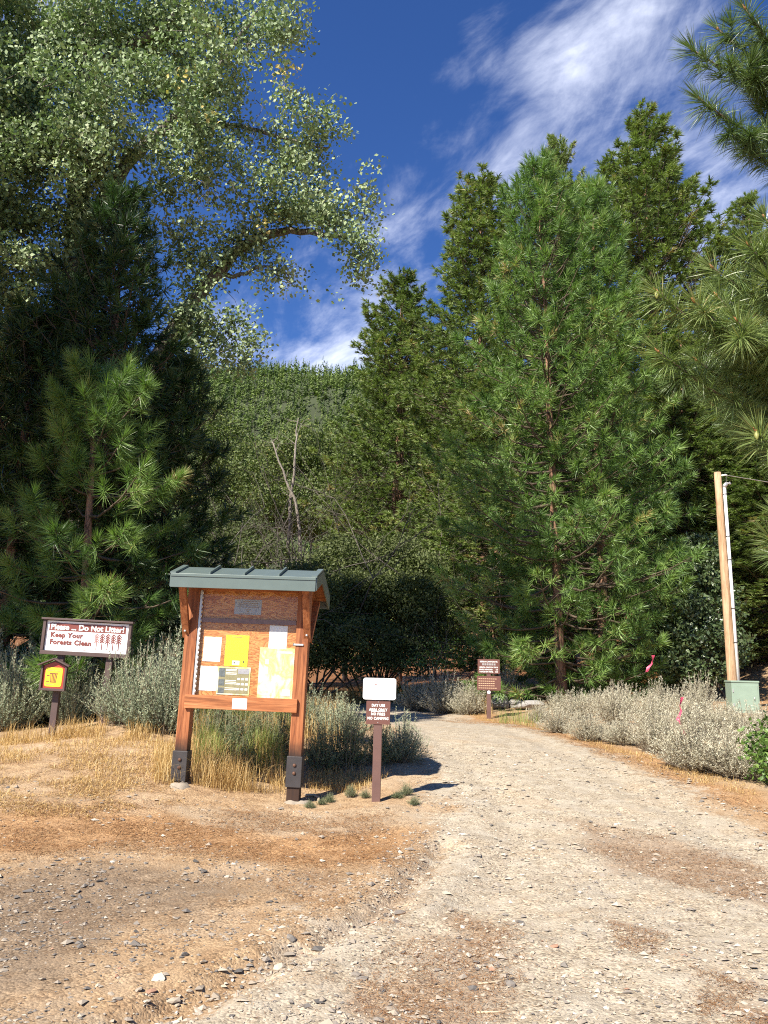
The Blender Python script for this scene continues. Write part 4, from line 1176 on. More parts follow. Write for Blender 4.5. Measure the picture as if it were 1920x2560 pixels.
# ------------------------------------------------------------------ litter sign
LS = at(206, 1640, 13.2)      # middle of the lower frame edge
g0 = float(gz(LS[0], LS[1]))
sign = thing('litter_sign', 'wide white and maroon do-not-litter sign on two brown posts in the sagebrush', 'sign', (LS[0], LS[1], g0), (0, rad(1.9), rad(-2)))
zl = LS[2] - g0; WS, HS = 1.40, .535
for x in (-.385, .385):
    part('post', bevel_box((x, .05, (zl + .1) / 2 - .1), (.10, .075, zl + .3), .005), M['dark_brown'], sign)
fr_ = part('sign_frame', bevel_box((0, .015, zl + HS / 2), (WS, .03, HS), .004), M['dark_brown'], sign)
for nm, c_, s_ in (('top_cap', (0, -.02, zl + HS + .012), (WS + .05, .11, .03)), ('bottom_rail', (0, -.022, zl + .028), (WS, .05, .06)),
                   ('side_rail', (-WS / 2 + .022, -.022, zl + HS / 2 + .028), (.044, .05, HS - .064)), ('side_rail', (WS / 2 - .022, -.022, zl + HS / 2 + .028), (.044, .05, HS - .064))):
    part(nm, bevel_box(c_, s_, .004), M['dark_brown'], fr_)
fw, fh, fz = WS - .095, HS - .075, zl + .06 + (HS - .075) / 2
# wavy sheet of metal, screwed to the frame
m, nt, out = material('bowed_white_enamel'); M['bowed'] = m
pp_ = principled(nt, out, Base_Color=(0.86, 0.855, 0.84), Roughness=0.28)
bm = bmesh.new(); bmesh.ops.create_grid(bm, x_segments=40, y_segments=6, size=.5)
for v in bm.verts:
    x, z = v.co.x * fw, v.co.y * fh
    v.co = (x, -.016 + .007 * math.sin(x * 9 + 1) * math.cos(z * 3.2) + .003 * math.sin(x * 23), z)
me = bpy.data.meshes.new('face'); bm.to_mesh(me); bm.free()
for p_ in me.polygons: p_.use_smooth = True
face = part('sign_face', me, M['bowed'], sign); face.location = (0, 0, fz)
bend_ = lambda x, z: .007 * math.sin(x * 9 + 1) * math.cos(z * 3.2) + .003 * math.sin(x * 23)


def lay(me, dy):
    """press flat print onto the bowed sheet"""
    for v in me.vertices: v.co.y = -.016 + bend_(v.co.x, v.co.z) + dy + (v.co.y if abs(v.co.y) < .002 else 0)
    return me


def grid_band(xa, xb, za_, zb_, n=40):
    bm = bmesh.new(); vs = [[bm.verts.new((xa + (xb - xa) * i / n, 0, z)) for i in range(n + 1)] for z in (za_, zb_)]
    for i in range(n): bm.faces.new((vs[0][i], vs[0][i + 1], vs[1][i + 1], vs[1][i]))
    me = bpy.data.meshes.new('band'); bm.to_mesh(me); bm.free(); return me


band = part('title_band', lay(grid_band(-fw / 2 + .05, fw / 2 - .05, .078, fh / 2 - .032), -.0015), M['maroon'], face)
part('title', lay(text_mesh('Please ... Do Not Litter!', .120, 0, 0, .135, bold=.0035, wide=1.0), -.004), M['white_letter'], face)
part('slogan', lay(text_mesh('Keep Your', .104, 0, -.575, .012, 'LEFT', .005, 1.0, spacing=1.12), -.004), M['maroon'], face)
part('slogan', lay(text_mesh('Forests Clean', .104, 0, -.575, -.098, 'LEFT', .005, 1.0, spacing=1.12), -.004), M['maroon'], face)
ol = MB(); o_ = rounded(fw - .09, fh - .05, .06, 5); i_ = rounded(fw - .098, fh - .058, .056, 5); n = len(o_)
ol.add([(x, 0, z) for x, z in o_] + [(x, 0, z) for x, z in i_], [t for k in range(n) for t in ((k, (k + 1) % n, n + (k + 1) % n), (k, n + (k + 1) % n, n + k))])
part('border_line', lay(ol.mesh('border'), -.002), M['maroon'], face)
for k in range(5):
    tx = .165 + k * .088; tb = MB(); tb.box((tx, 0, -.085), (.013, .0012, .20))
    for j in range(4):
        for s_ in (-1, 1):
            zt = .072 - j * .034
            V = [(tx, 0, zt), (tx + s_ * .038, 0, zt - .040), (tx + s_ * .038, 0, zt - .062), (tx, 0, zt - .024)]
            tb.add(V, [(0, 1, 2), (0, 2, 3)])
    part('printed_tree', lay(tb.mesh('tree'), -.003), M['maroon'] if k else M['maroon_faded'], face)

# small yellow sign with its own little roof, on the post of the litter sign
P0 = at(139, 1695, 13.2)
note = thing('trash_sign', 'small yellow and red trash bin sign under a brown gable, on a sign post', 'sign', P0 - np.array((0, .085, .19)), (0, rad(1.9), rad(-2)))
part('backing', prism([(-.2, 0), (.2, 0), (.2, .37), (0, .46), (-.2, .37)], -.01, .02), M['dark_brown'], note)
for c_, s_ in (((-.185, -.025, .185), (.03, .035, .37)), ((.185, -.025, .185), (.03, .035, .37)), ((0, -.025, .017), (.34, .035, .034))):
    part('frame_rail', bevel_box(c_, s_, .003), M['dark_brown'], note)
for sx in (-1, 1):
    part('gable_board', bevel_box((sx * .118, -.035, .432), (.275, .10, .02), .003, Matrix.Rotation(sx * rad(24), 3, 'Y')), M['dark_brown'], note)
fc = part('sign_face', prism([(-.168, .035), (.168, .035), (.168, .37), (0, .435), (-.168, .37)], -.014, -.011), M['red_print'], note)
part('yellow_panel', prism(rounded(.265, .29, .035, 4, 0, .205), -.018, -.0145), M['yellow_print'], fc)
ic = MB()
V = [(-.055, -.020, .255), (.055, -.020, .255), (.045, -.020, .125), (-.045, -.020, .125)]
for k in range(5):
    xa = -.052 + k * .0235; ic.add([(xa, -.0200, .250), (xa + .0125, -.0200, .250), (xa * .8 + .0105, -.0200, .130), (xa * .8, -.0200, .130)], [(0, 3, 2), (0, 2, 1)])
ic.box((0, -.0196, .258), (.125, .0012, .012)); ic.box((0, -.0196, .128), (.095, .0012, .010)); ic.box((-.085, -.0196, .225), (.04, .0012, .014)); ic.box((-.085, -.0196, .135), (.045, .0012, .010))
part('bin_symbol', ic.mesh('bin'), M['maroon'], fc)
bars(fc, [(-.10, -.01, .295, .303), (.01, .10, .295, .303), (-.11, .02, .085, .092)], M['ink_mid'], -.0196)

# ------------------------------------------------------------------ day use sign
D0 = G(940, 2004); D0[2] = float(ground_z(D0[0], D0[1]))
kpm = F / (D0[1] * math.cos(PITCH) + (1 - 1.6) * math.sin(PITCH))
day = thing('day_use_sign', 'brown day-use-only sign below a blank white plate on a single brown post', 'sign', D0, (0, rad(.3), rad(-3)))
part('post', bevel_box((0, 0, .56), (.10, .075, 1.36), .006), M['brown_paint'], day)
hw = lambda py: (D0[1]) and (at(942, py, D0[1] - .05)[2] - D0[2])
zt, zm, zm2, zb_ = hw(1695), hw(1749), hw(1751), hw(1811)
wp = part('white_plate', prism(rounded(.395, zt - zm, .03, 4, .01, (zt + zm) / 2), -.062, -.058), M['white_sign'], day)
bars(wp, [(-.06 + .012, -.035 + .012, (zt + zm) / 2 + .048, (zt + zm) / 2 + .058)], M['maroon_faded'], -.0635, 'faded_mark')
bars(wp, [(.01 + i * .022, .02 + i * .022, (zt + zm) / 2 + .046, (zt + zm) / 2 + .062) for i in range(5)] + [(-.07 + i * .03, -.055 + i * .03, (zt + zm) / 2 - .006, (zt + zm) / 2 + .008) for i in range(6)] + [(-.12 + i * .028, -.105 + i * .028, (zt + zm) / 2 - .058, (zt + zm) / 2 - .044) for i in range(10) if i != 4], M['faint'], -.0635, 'faded_print')
bc = (zm2 + zb_) / 2; bh = zm2 - zb_
bp = part('brown_plate', prism(rounded(.285, bh, .016, 3, 0, bc), -.046, -.040), M['brown_sign'], day)
for i, (tx_, w_) in enumerate((('DAY USE', .85), ('AREA ONLY', .85), ('NO FIRES', .85), ('NO CAMPING', .85))):
    part('lettering', text_mesh(tx_, .043, -.047, 0, bc + bh * (.285 - .18 * i), bold=.0016, wide=w_, spacing=1.12), M['white_letter'], bp)
part('rule_line', bevel_box((0, -.0475, bc + bh * .035), (.17, .0016, .006), .0004), M['white_letter'], bp)
for dz_ in (.43, -.43):
    b = MB(); b.tube([(0, -.046, bc + bh * dz_), (0, -.050, bc + bh * dz_)], (.006, .004), 8); part('screw', b.mesh('screw'), M['galv'], bp)

# ------------------------------------------------------------------ trail distance sign
T0 = on_ground(1222, 1797)
tsg = thing('trail_sign', 'brown trail distance sign with two stacked plates beyond the road', 'sign', T0, (0, 0, rad(-4)))
hh = lambda py: at(1222, py, T0[1] - .06)[2] - T0[2]
z1, z2, z3, z4 = hh(1648), hh(1684), hh(1690), hh(1726)
sc_ = .0125
part('post', bevel_box((0, 0, (z1 - .05) / 2 - .1), (.125, .09, z1 + .05), .006), M['brown_paint'], tsg)
pw = part('upper_plate', prism(rounded(.665, z1 - z2, .02, 3, 0, (z1 + z2) / 2), -.062, -.050), M['brown_sign'], tsg)
pl_ = part('lower_plate', prism(rounded(.72, z3 - z4, .02, 3, 0, (z3 + z4) / 2), -.062, -.050), M['brown_sign'], tsg)
c1, h1 = (z1 + z2) / 2, z1 - z2
part('lettering', text_mesh('SIERRA CANYON TR', .058, -.0635, 0, c1 + h1 * .32, bold=.002), M['white_letter'], pw)
bars(pw, [(-.20 + i * .07, -.145 + i * .07, c1 + h1 * .07, c1 + h1 * .21) for i in range(6)], M['plaque'], -.063, 'symbols')
for k, (a_t, b_t) in enumerate((('GENOA CANYON TR', '7.0'), ('EAGLE RIDGE RD', '3.2'), ('TAHOE RIM TRAIL', '10.0'))):
    zz_ = c1 - h1 * (.07 + .155 * k)
    part('lettering', text_mesh(a_t, .052, -.0635, -.285, zz_, 'LEFT', .002), M['white_letter'], pw)
    part('lettering', text_mesh(b_t, .052, -.0635, .275, zz_, 'RIGHT', .002), M['white_letter'], pw)
M['orange_letter'] = mat_plain('tan_lettering', (.62, .42, .26), .6, .05, 5)
c1, h1 = (z3 + z4) / 2, z3 - z4
bars(pl_, [(-.31 + sum(w0), -.31 + sum(w0) + .05, c1 + h1 * (.30 - .16 * k) - .010, c1 + h1 * (.30 - .16 * k) + .010) for k in range(5) for w0 in [(i * .062,) for i in range(9 if k in (0, 4) else 8)]], M['orange_letter'], -.063, 'small_print')
b = MB(); b.tube([(0, -.046, z4 - .055), (0, -.056, z4 - .055)], .052, 16); part('marker_disc', b.mesh('disc'), M['white_sign'], tsg)

# ------------------------------------------------------------------ utility pole and transformer box
U0 = at(1836, 1770, 25.0); U0[2] = float(gz(U0[0], U0[1])); U1 = at(1793.5, 1181, 25.0)
pole = thing('utility_pole', 'weathered wooden utility pole stub with a white conduit strapped to it', 'utility pole', U0)
M['pole'] = mat_wood('weathered_pole', (0.22, 0.115, 0.055), (0.47, 0.30, 0.17), (0.60, 0.42, 0.27), 'Z', .6)
d = U1 - U0; b = MB(); s_ = np.linspace(-.05, 1, 9); b.tube(s_[:, None] * d, np.linspace(.148, .102, 9), 16)
part('shaft', b.mesh('shaft', True), M['pole'], pole)
C1 = at(1811, 1219, 24.86) - U0; C0 = at(1849, 1740, 24.86) - U0
b = MB(); b.tube([C0, C0 * .5 + C1 * .5, C1], .045, 12); cdt = part('conduit', b.mesh('conduit', True), M['white_sign'], pole)
b = MB(); b.tube([C1, C1 + (.015, 0, .07), C1 + (.07, 0, .12), C1 + (.16, 0, .14), C1 + (.20, 0, .11)], (.055, .06, .062, .05, .03), 10)
part('weatherhead', b.mesh('weatherhead', True), M['galv'], cdt)
for py in (1236, 1345, 1405, 1527, 1611):
    f = (py - 1181) / (1770 - 1181); a0 = d * (1 - f); c_ = C0 + (C1 - C0) * ((1740 - py) / (1740 - 1219))
    b = MB(); b.tube([a0 + (.09, -.05, 0), c_ + (.03, 0, 0)], .014, 6); b.tube([c_ + (.055 * math.cos(a), .055 * math.sin(a), 0) for a in np.linspace(0, 2 * math.pi, 13)], .012, 5, cap=False)
    part('standoff_bracket', b.mesh('bracket'), M['shoe'], pole)
b = MB(); b.tube([d * .985 + (.09, -.06, 0), d * .985 + (.2, -.08, .01), d * .985 + (.26, -.08, .0)], (.02, .03, .02), 8); part('insulator', b.mesh('insulator', True), M['white_sign'], pole)
e1 = at(1925, 1206, 25.5) - U0; e0 = d * .985 + np.array((.26, -.08, 0)); s_ = np.linspace(0, 1.6, 12)[:, None]
b = MB(); q = e0 + (e1 - e0) * s_; b.tube(q, .010, 4); part('service_wire', b.mesh('wire'), M['galv'], pole)
b = MB(); b.tube([e0 + (-.03, 0, 0), e0 + (-.04, 0, -.2), C1 + (.12, 0, .12)], .008, 4); part('drop_wire', b.mesh('wire'), M['ink'], pole)
X0 = at(1858, 1775, 24.2); X0[2] = float(gz(X0[0], X0[1])); xt = at(1858, 1704, 24.2)[2] - X0[2]
M['boxgreen'] = mat_plain('pale_green_enamel', (0.25, 0.33, 0.255), .45, .08, 4)
tb = thing('transformer_box', 'pale green metal utility cabinet at the foot of the pole', 'utility box', X0, (0, 0, rad(-6)))
part('cabinet', bevel_box((0, 0, xt / 2 - .05), (.74, .6, xt + .06), .012), M['boxgreen'], tb)
part('lid', bevel_box((0, 0, xt), (.77, .64, .05), .012), M['boxgreen'], tb)
part('door', bevel_box((0, -.302, xt * .48), (.66, .012, xt * .8), .004), M['boxgreen'], tb)

# ------------------------------------------------------------------ sagebrush
SAGE_P = [(0.0, (0.19, 0.145, 0.10)), (0.35, (0.32, 0.28, 0.19)), (0.7, (0.47, 0.45, 0.335)), (1.0, (0.64, 0.60, 0.45))]
SAGE_G = [(0.0, (0.13, 0.12, 0.08)), (0.35, (0.20, 0.23, 0.15)), (0.7, (0.31, 0.36, 0.235)), (1.0, (0.46, 0.47, 0.30))]
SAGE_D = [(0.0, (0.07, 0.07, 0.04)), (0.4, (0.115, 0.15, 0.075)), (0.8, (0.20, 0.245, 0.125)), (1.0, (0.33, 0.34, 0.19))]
M['sage_pale'] = mat_foliage('silver_sage_leaves', SAGE_P, .15, .8, .15, (1, 1, .8))
M['sage_green'] = mat_foliage('grey_green_sage_leaves', SAGE_G, .15, .8, .15, (1, 1, .8))
M['sage_dark'] = mat_foliage('herb_and_shaded_sage_leaves', SAGE_D, .2, .7, .2, (1, 1.1, .7))
M['sage_stem'] = mat_plain('sage_stems', (0.22, 0.175, 0.125), .9, .3, 6)


def sage_meshes(seed, h=1.0, R=0.85, ns=300, nl=30, ll=.046, lw=.0145, spikes=55):
    rng = np.random.default_rng(seed); st = MB()
    az = rng.uniform(0, 2 * np.pi, ns); th = np.radians(78) * rng.uniform(0, 1, ns) ** 0.75
    L = h * rng.uniform(.70, 1.08, ns) * (1 - .12 * np.sin(th)) * (1 + .18 * np.sin(2 * az + seed) + .12 * np.sin(5 * az))
    d = np.stack([np.sin(th) * np.cos(az) * R / h, np.sin(th) * np.sin(az) * R / h, np.cos(th)], 1)
    b = rng.normal(0, .08, (ns, 3)); b[:, 2] = -.03
    sk = rng.random(ns) < spikes / ns
    V, T, A_ = [], [], []
    s = np.linspace(0, 1, 5)
    for i in range(ns):
        up = .18 * L[i]
        P = b[i] + np.outer(s, d[i] * L[i]) + np.outer(s ** 2, (0, 0, up)) + rng.normal(0, .012, (5, 3)) * s[:, None]
        if sk[i]: P = np.concatenate([P, P[-1:] + (rng.normal(0, .03), rng.normal(0, .03), .16 + .08 * rng.random())])
        if i % 3 == 0 or sk[i]: st.tube(P, np.linspace(.008, .003, len(P)), 3, cap=False)
        u = rng.uniform(.30, 1, nl) if not sk[i] else rng.uniform(.45, 1, nl + 8)
        xx = np.linspace(0, 1, len(P)); c = np.stack([np.interp(u, xx, P[:, k]) for k in range(3)], 1)
        m_ = len(u); dirn = norm(norm(P[-1] - P[-2]) * .9 + rng.normal(0, .55, (m_, 3)))
        wv = norm(np.cross(dirn, rng.normal(0, 1, (m_, 3)))) * lw * rng.uniform(.7, 1.3, m_)[:, None] * .5
        le = ll * rng.uniform(.7, 1.3, m_)[:, None]; c = c + rng.normal(0, .012, (m_, 3))
        V.append(np.stack([c - wv, c + wv, c + dirn * le], 1).reshape(-1, 3))
        A_.append(np.repeat(np.clip(.15 + .62 * u + rng.normal(0, .12, m_) + (.12 if sk[i] else 0), 0, 1), 3))
    V = np.concatenate(V); T = np.arange(len(V)).reshape(-1, 3)
    return st.mesh('stems'), mesh_np('foliage', V, T, np.concatenate(A_))


SV = [sage_meshes(200 + i, 1.0, 0.9, 340, 40) for i in range(3)]
SD = [sage_meshes(230 + i, 1.0, 0.55, 200, 26, .06, .016, 40) for i in range(2)]
_cache = {}


def sage(px, py, h, w, var, mat, label, group, rot, name='sagebrush', cat='bush', pool=None):
    g = on_ground(px, py); key = (id(pool), var, mat)
    t = thing(name, label, cat, g, (0, 0, rot), group)
    if key not in _cache:
        st, fo = (pool or SV)[var]; st = st.copy(); fo = fo.copy(); _cache[key] = (st, fo)
    st, fo = _cache[key]
    part('stems', st, M['sage_stem'], t, 'stuff'); part('foliage', fo, M[mat], t)
    t.scale = (w, w, h)


rs = random.Random(9)
gp, lp = 'pale sagebrush bushes along the road by the utility pole', 'pale silvery sagebrush bush in the row between the road and the utility pole'
for (px, py, h, w) in ((1400, 1832, .50, .70), (1470, 1852, .46, .6), (1345, 1806, .45, .55), (1560, 1862, .50, .7), (1500, 1848, .3, .4), (1640, 1880, .62, .7), (1735, 1925, .86, .95), (1835, 1940, .66, .75), (1915, 1930, .7, .7),
                       (1440, 1800, .60, .8), (1540, 1812, .72, .85), (1640, 1822, .62, .8), (1720, 1838, .8, .85), (1790, 1850, .72, .8), (1880, 1858, .62, .75),
                       (1395, 1780, .55, .8), (1480, 1776, .62, .9), (1560, 1782, .7, .9), (1655, 1788, .72, .9), (1740, 1790, .95, .85), (1905, 1815, .5, .6), (1815, 1810, .55, .7)):
    own = {(1735, 1925): 'largest pale sagebrush bush, with a pink ribbon tied in it', (1915, 1930): 'pale sagebrush bush half hidden behind the glossy bright green shrub', (1740, 1790): 'tallest pale sagebrush bush, directly at the foot of the utility pole',
           (1345, 1806): 'low pale sagebrush bush ending the row next to the flat grey rock', (1500, 1848): 'smallest pale sagebrush bush, on the orange needles of the road edge', (1905, 1815): 'pale sagebrush bush in front of the pale green utility cabinet'}.get((px, py))
    sage(px + rs.uniform(-8, 8), py, h * rs.uniform(.72, 1.05), w * rs.uniform(.85, 1.1), rs.randrange(3), 'sage_pale', own or lp, gp, rs.uniform(0, 6.28))
gp, lp = 'grey-green sagebrush around the litter sign', 'grey-green sagebrush bush in the patch around the litter sign posts'
for (px, py, h, w) in ((-5, 1824, .9, .75), (45, 1818, .95, .75), (88, 1806, 1.0, .7), (165, 1808, .85, .65), (200, 1802, .95, .7), (180, 1788, 1.05, .8), (60, 1794, 1.1, .8), (125, 1788, 1.05, .75), (295, 1810, .85, .7), (350, 1822, .9, .75), (415, 1830, .98, .8), (325, 1788, 1.05, .85), (395, 1790, 1.1, .9), (265, 1790, 1.0, .75), (455, 1800, 1.1, .9), (-40, 1806, 1.1, .9), (380, 1765, 1.1, .9), (470, 1775, 1.1, .9)):
    sage(px + rs.uniform(-6, 6), py, h * rs.uniform(.9, 1.1), w, rs.randrange(3), 'sage_green', lp, gp, rs.uniform(0, 6.28))
for (px, py, h, w, lab) in ((1040, 1776, .9, 1.0, 'pale sagebrush bush beside the far bend of the road'), (1110, 1782, 1.05, 1.1, 'large pale sagebrush bush standing just before the brown trail sign'), (1170, 1786, .85, .9, 'pale sagebrush bush touching the post of the brown trail sign'),
                            (1265, 1760, 1.1, .9, 'upright pale sagebrush bush behind the brown trail sign')):
    sage(px, py, h, w, rs.randrange(3), 'sage_pale', lab, None, rs.uniform(0, 6.28))
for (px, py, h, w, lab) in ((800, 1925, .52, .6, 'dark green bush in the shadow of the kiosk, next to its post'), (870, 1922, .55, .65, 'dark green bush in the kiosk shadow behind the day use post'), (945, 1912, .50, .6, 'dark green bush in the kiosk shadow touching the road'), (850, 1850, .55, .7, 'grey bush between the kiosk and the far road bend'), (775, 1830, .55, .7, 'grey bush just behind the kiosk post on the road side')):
    sage(px, py, h, w, rs.randrange(2), 'sage_dark' if py > 1890 else 'sage_green', lab, None, rs.uniform(0, 6.28), pool=SD if py > 1890 else None)  # bushes in the kiosk shadow get darker leaves, shade put into their colour
sage(1010, 1905, .52, .55, 1, 'sage_green', 'small pale bush at the gravel edge behind the day use post', None, 1.0)
gp, lp = 'green weeds below the notice board', 'leafy green weed growing below the notice board between its posts'
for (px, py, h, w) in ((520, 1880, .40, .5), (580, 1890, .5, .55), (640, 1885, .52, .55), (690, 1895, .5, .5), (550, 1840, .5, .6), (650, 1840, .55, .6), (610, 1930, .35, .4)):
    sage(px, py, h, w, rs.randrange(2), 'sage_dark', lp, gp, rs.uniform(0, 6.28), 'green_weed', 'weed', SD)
gp, lp = 'low green sprigs beside the day use post', 'low green sprig on the bare ground beside the day use post'
for (px, py) in ((800, 2015), (835, 2005), (870, 1998), (905, 2000), (1000, 2000), (1030, 2010), (780, 2022), (1015, 1992)):
    sage(px + rs.uniform(-12, 12), py + rs.uniform(-5, 5), rs.uniform(.06, .12), rs.uniform(.12, .22), rs.randrange(2), 'sage_dark', lp, gp, rs.uniform(0, 6.28), 'green_sprig', 'weed', SD)

# ------------------------------------------------------------------ dry grass, litter of needles, gravel
def blades(P, h, w, rng, lean=.35, tone=.5, flat=False):
    n = len(P); az = rng.uniform(0, 2 * np.pi, n); hh_ = h * (.25 + 1.05 * rng.uniform(0, 1, n) ** 1.3)
    dxy = np.stack([np.cos(az), np.sin(az)], 1) * (np.abs(rng.normal(0, lean, n)) * hh_)[:, None]
    side = np.stack([-np.sin(az), np.cos(az), 0 * az], 1) * (w / 2)
    mid = P.copy(); mid[:, :2] += dxy * .35; mid[:, 2] += hh_ * .6
    tip = P.copy(); tip[:, :2] += dxy; tip[:, 2] += hh_ * np.clip(1 - .35 * np.linalg.norm(dxy, axis=1) / hh_, .3, 1)
    V = np.stack([P - side, P + side, mid - side * .8, mid + side * .8, tip], 1).reshape(-1, 3); k = np.arange(n) * 5
    T = np.concatenate([np.stack([k, k + 1, k + 3], 1), np.stack([k, k + 3, k + 2], 1), np.stack([k + 2, k + 3, k + 4], 1)])
    return V, T, np.repeat(np.clip(tone + rng.normal(0, .2, n), 0, 1), 5)


def scatter_poly(pts, n, rng, clump=0.0, k=1.0):
    poly = gpoly(pts); lo, hi = poly.min(0), poly.max(0); out_ = np.zeros((0, 2))
    while len(out_) < n:
        q = rng.uniform(lo, hi, (n * 3, 2)); sd_ = sdf(q, poly); q = q[sd_ > rng.uniform(0, .30, len(q)) * min(1, .35 * np.ptp(poly, axis=0).min())]
        if clump: q = q[fbm(q[:, 0] * 2.6, q[:, 1] * 2.6, 77, 3) + rng.uniform(-.12, .12, len(q)) > clump]
        out_ = np.concatenate([out_, q])
    out_ = out_[:n]
    return np.concatenate([out_, ground_z(out_[:, 0], out_[:, 1])[:, None] - .01], 1)


M['dry_grass'] = mat_foliage('dry_grass', [(0, (.26, .15, .055)), (.4, (.50, .33, .13)), (.75, (.66, .48, .21)), (1, (.74, .62, .36))], .3, .6, .25, (1, .95, .6))
M['green_grass'] = mat_foliage('green_grass', [(0, (.10, .13, .035)), (.5, (.22, .27, .075)), (1, (.48, .44, .16))], .3, .6, .25)
rng = np.random.default_rng(300)


def grass_obj(name, label, specs, mat):
    Vs, Ts, As, k = [], [], [], 0
    for pts, n, h, w, lean, tone, cl in specs:
        V, T, A1 = blades(scatter_poly(pts, n, rng, cl), h, w, rng, lean, tone); Vs.append(V); Ts.append(T + k); As.append(A1); k += len(V)
    o = part(name, mesh_np(name, np.concatenate(Vs), np.concatenate(Ts), np.concatenate(As)), mat, None, 'stuff'); o['label'] = label; o['category'] = 'grass'


grass_obj('dry_grass', 'straw coloured dry grass around the kiosk and along the verges', [
    ([(470, 1870), (620, 1880), (730, 1900), (735, 1990), (600, 1985), (470, 1965)], 3600, .40, .005, .7, .55, .42),
    ([(470, 1850), (730, 1860), (730, 1900), (470, 1890)], 1500, .55, .005, .4, .5, .40),
    ([(-60, 1835), (150, 1840), (460, 1850), (460, 1950), (300, 1990), (0, 2000), (-60, 1990)], 5500, .10, .006, 1.5, .55, .47),
    ([(-60, 1960), (460, 1955), (480, 2010), (200, 2060), (-60, 2060)], 2500, .05, .006, 2.2, .55, .47),
    ([(0, 1835), (430, 1842), (440, 1870), (0, 1868)], 1300, .28, .006, .6, .5, .5),
    ([(380, 1880), (460, 1880), (460, 1965), (380, 1960)], 1200, .25, .006, .5, .6, 0),
    ([(745, 1900), (900, 1930), (980, 1945), (900, 1985), (760, 1990)], 2600, .12, .006, .8, .5, .4),
    ([(1020, 1770), (1180, 1792), (1330, 1822), (1500, 1876), (1640, 1925), (1760, 1975), (1880, 2010), (1930, 1990), (1800, 1930), (1600, 1880), (1400, 1830), (1200, 1780)], 3600, .085, .006, 1.8, .5, .46),
    ([(1000, 1745), (1230, 1760), (1240, 1790), (1010, 1768)], 3500, .55, .010, .3, .55, 0),
    ([(760, 1745), (1000, 1740), (1000, 1755), (760, 1762)], 2600, .7, .012, .3, .5, 0),
    ([(660, 1790), (880, 1790), (860, 1900), (740, 1910)], 3500, .5, .007, .35, .5, .4),
], M['dry_grass'])
grass_obj('green_grass', 'yellow-green tall grass at the far bend of the road', [
    ([(960, 1738), (1200, 1745), (1200, 1765), (960, 1755)], 3200, .75, .012, .25, .5, 0),
    ([(1240, 1788), (1360, 1798), (1350, 1825), (1230, 1810)], 260, .42, .008, .4, .5, .35),
    ([(480, 1880), (720, 1890), (720, 1950), (480, 1930)], 1500, .45, .008, .3, .5, .4),
    ([(470, 1800), (760, 1800), (760, 1850), (470, 1850)], 3000, .7, .009, .3, .5, 0),
], M['green_grass'])

# fallen pine needles, straws and twigs lying flat
M['needle_litter'] = mat_foliage('fallen_needles', [(0, (.10, .05, .025)), (.4, (.28, .13, .05)), (.75, (.44, .25, .11)), (1, (.62, .46, .24))], .0, .7, .2)


def litter():
    Vs, Ts, As, k = [], [], [], 0
    for pts, n, L, w, tone in (([(-60, 2010), (420, 1990), (760, 2030), (1010, 2030), (1000, 2170), (760, 2180), (300, 2140), (-60, 2170)], 15000, .09, .0045, .45),
                               ([(1010, 1756), (1330, 1810), (1640, 1910), (1960, 2030), (1960, 2090), (1640, 1950), (1330, 1835), (1000, 1768)], 8000, .13, .008, .5),
                               ([(1375, 2035), (1600, 2070), (1960, 2160), (1960, 2285), (1680, 2225), (1400, 2105)], 3500, .07, .0035, .35),
                               ([(950, 2250), (1300, 2270), (1350, 2400), (1300, 2560), (900, 2620), (850, 2500)], 4500, .055, .0028, .4),
                               ([(1500, 2290), (1680, 2340), (1650, 2400), (1540, 2380)], 900, .055, .0028, .35),
                               ([(600, 2200), (1100, 2060), (1130, 2180), (800, 2330)], 3500, .06, .0032, .45),
                               ([(1700, 2420), (1960, 2480), (1960, 2620), (1750, 2620)], 1500, .05, .0026, .35),
                               ([(-100, 1880), (470, 1900), (480, 2010), (-100, 2030)], 6000, .11, .005, .75),
                               ([(200, 2150), (1900, 2100), (1960, 2600), (0, 2600)], 5000, .05, .0026, .5)):
        P = scatter_poly(pts, n, rng, .40); m_ = len(P); a = rng.uniform(0, 2 * np.pi, m_); le = L * rng.uniform(.4, 1.2, m_)
        d = np.stack([np.cos(a), np.sin(a), rng.normal(0, .10, m_)], 1) * le[:, None] * .5; sd = np.stack([-np.sin(a), np.cos(a), 0 * a], 1) * w * .5
        P[:, 2] += .014 + rng.uniform(0, .010, m_)
        V = np.stack([P - d - sd, P - d + sd, P + d], 1).reshape(-1, 3); q = np.arange(m_) * 3
        Vs.append(V); Ts.append(np.stack([q, q + 1, q + 2], 1) + k); As.append(np.repeat(np.clip(tone + rng.normal(0, .22, m_), 0, 1), 3)); k += len(V)
    o = part('fallen_needles', mesh_np('fallen_needles', np.concatenate(Vs), np.concatenate(Ts), np.concatenate(As)), M['needle_litter'], None, 'stuff')
    o['label'] = 'reddish brown fallen pine needles strewn over the ground'; o['category'] = 'needles'


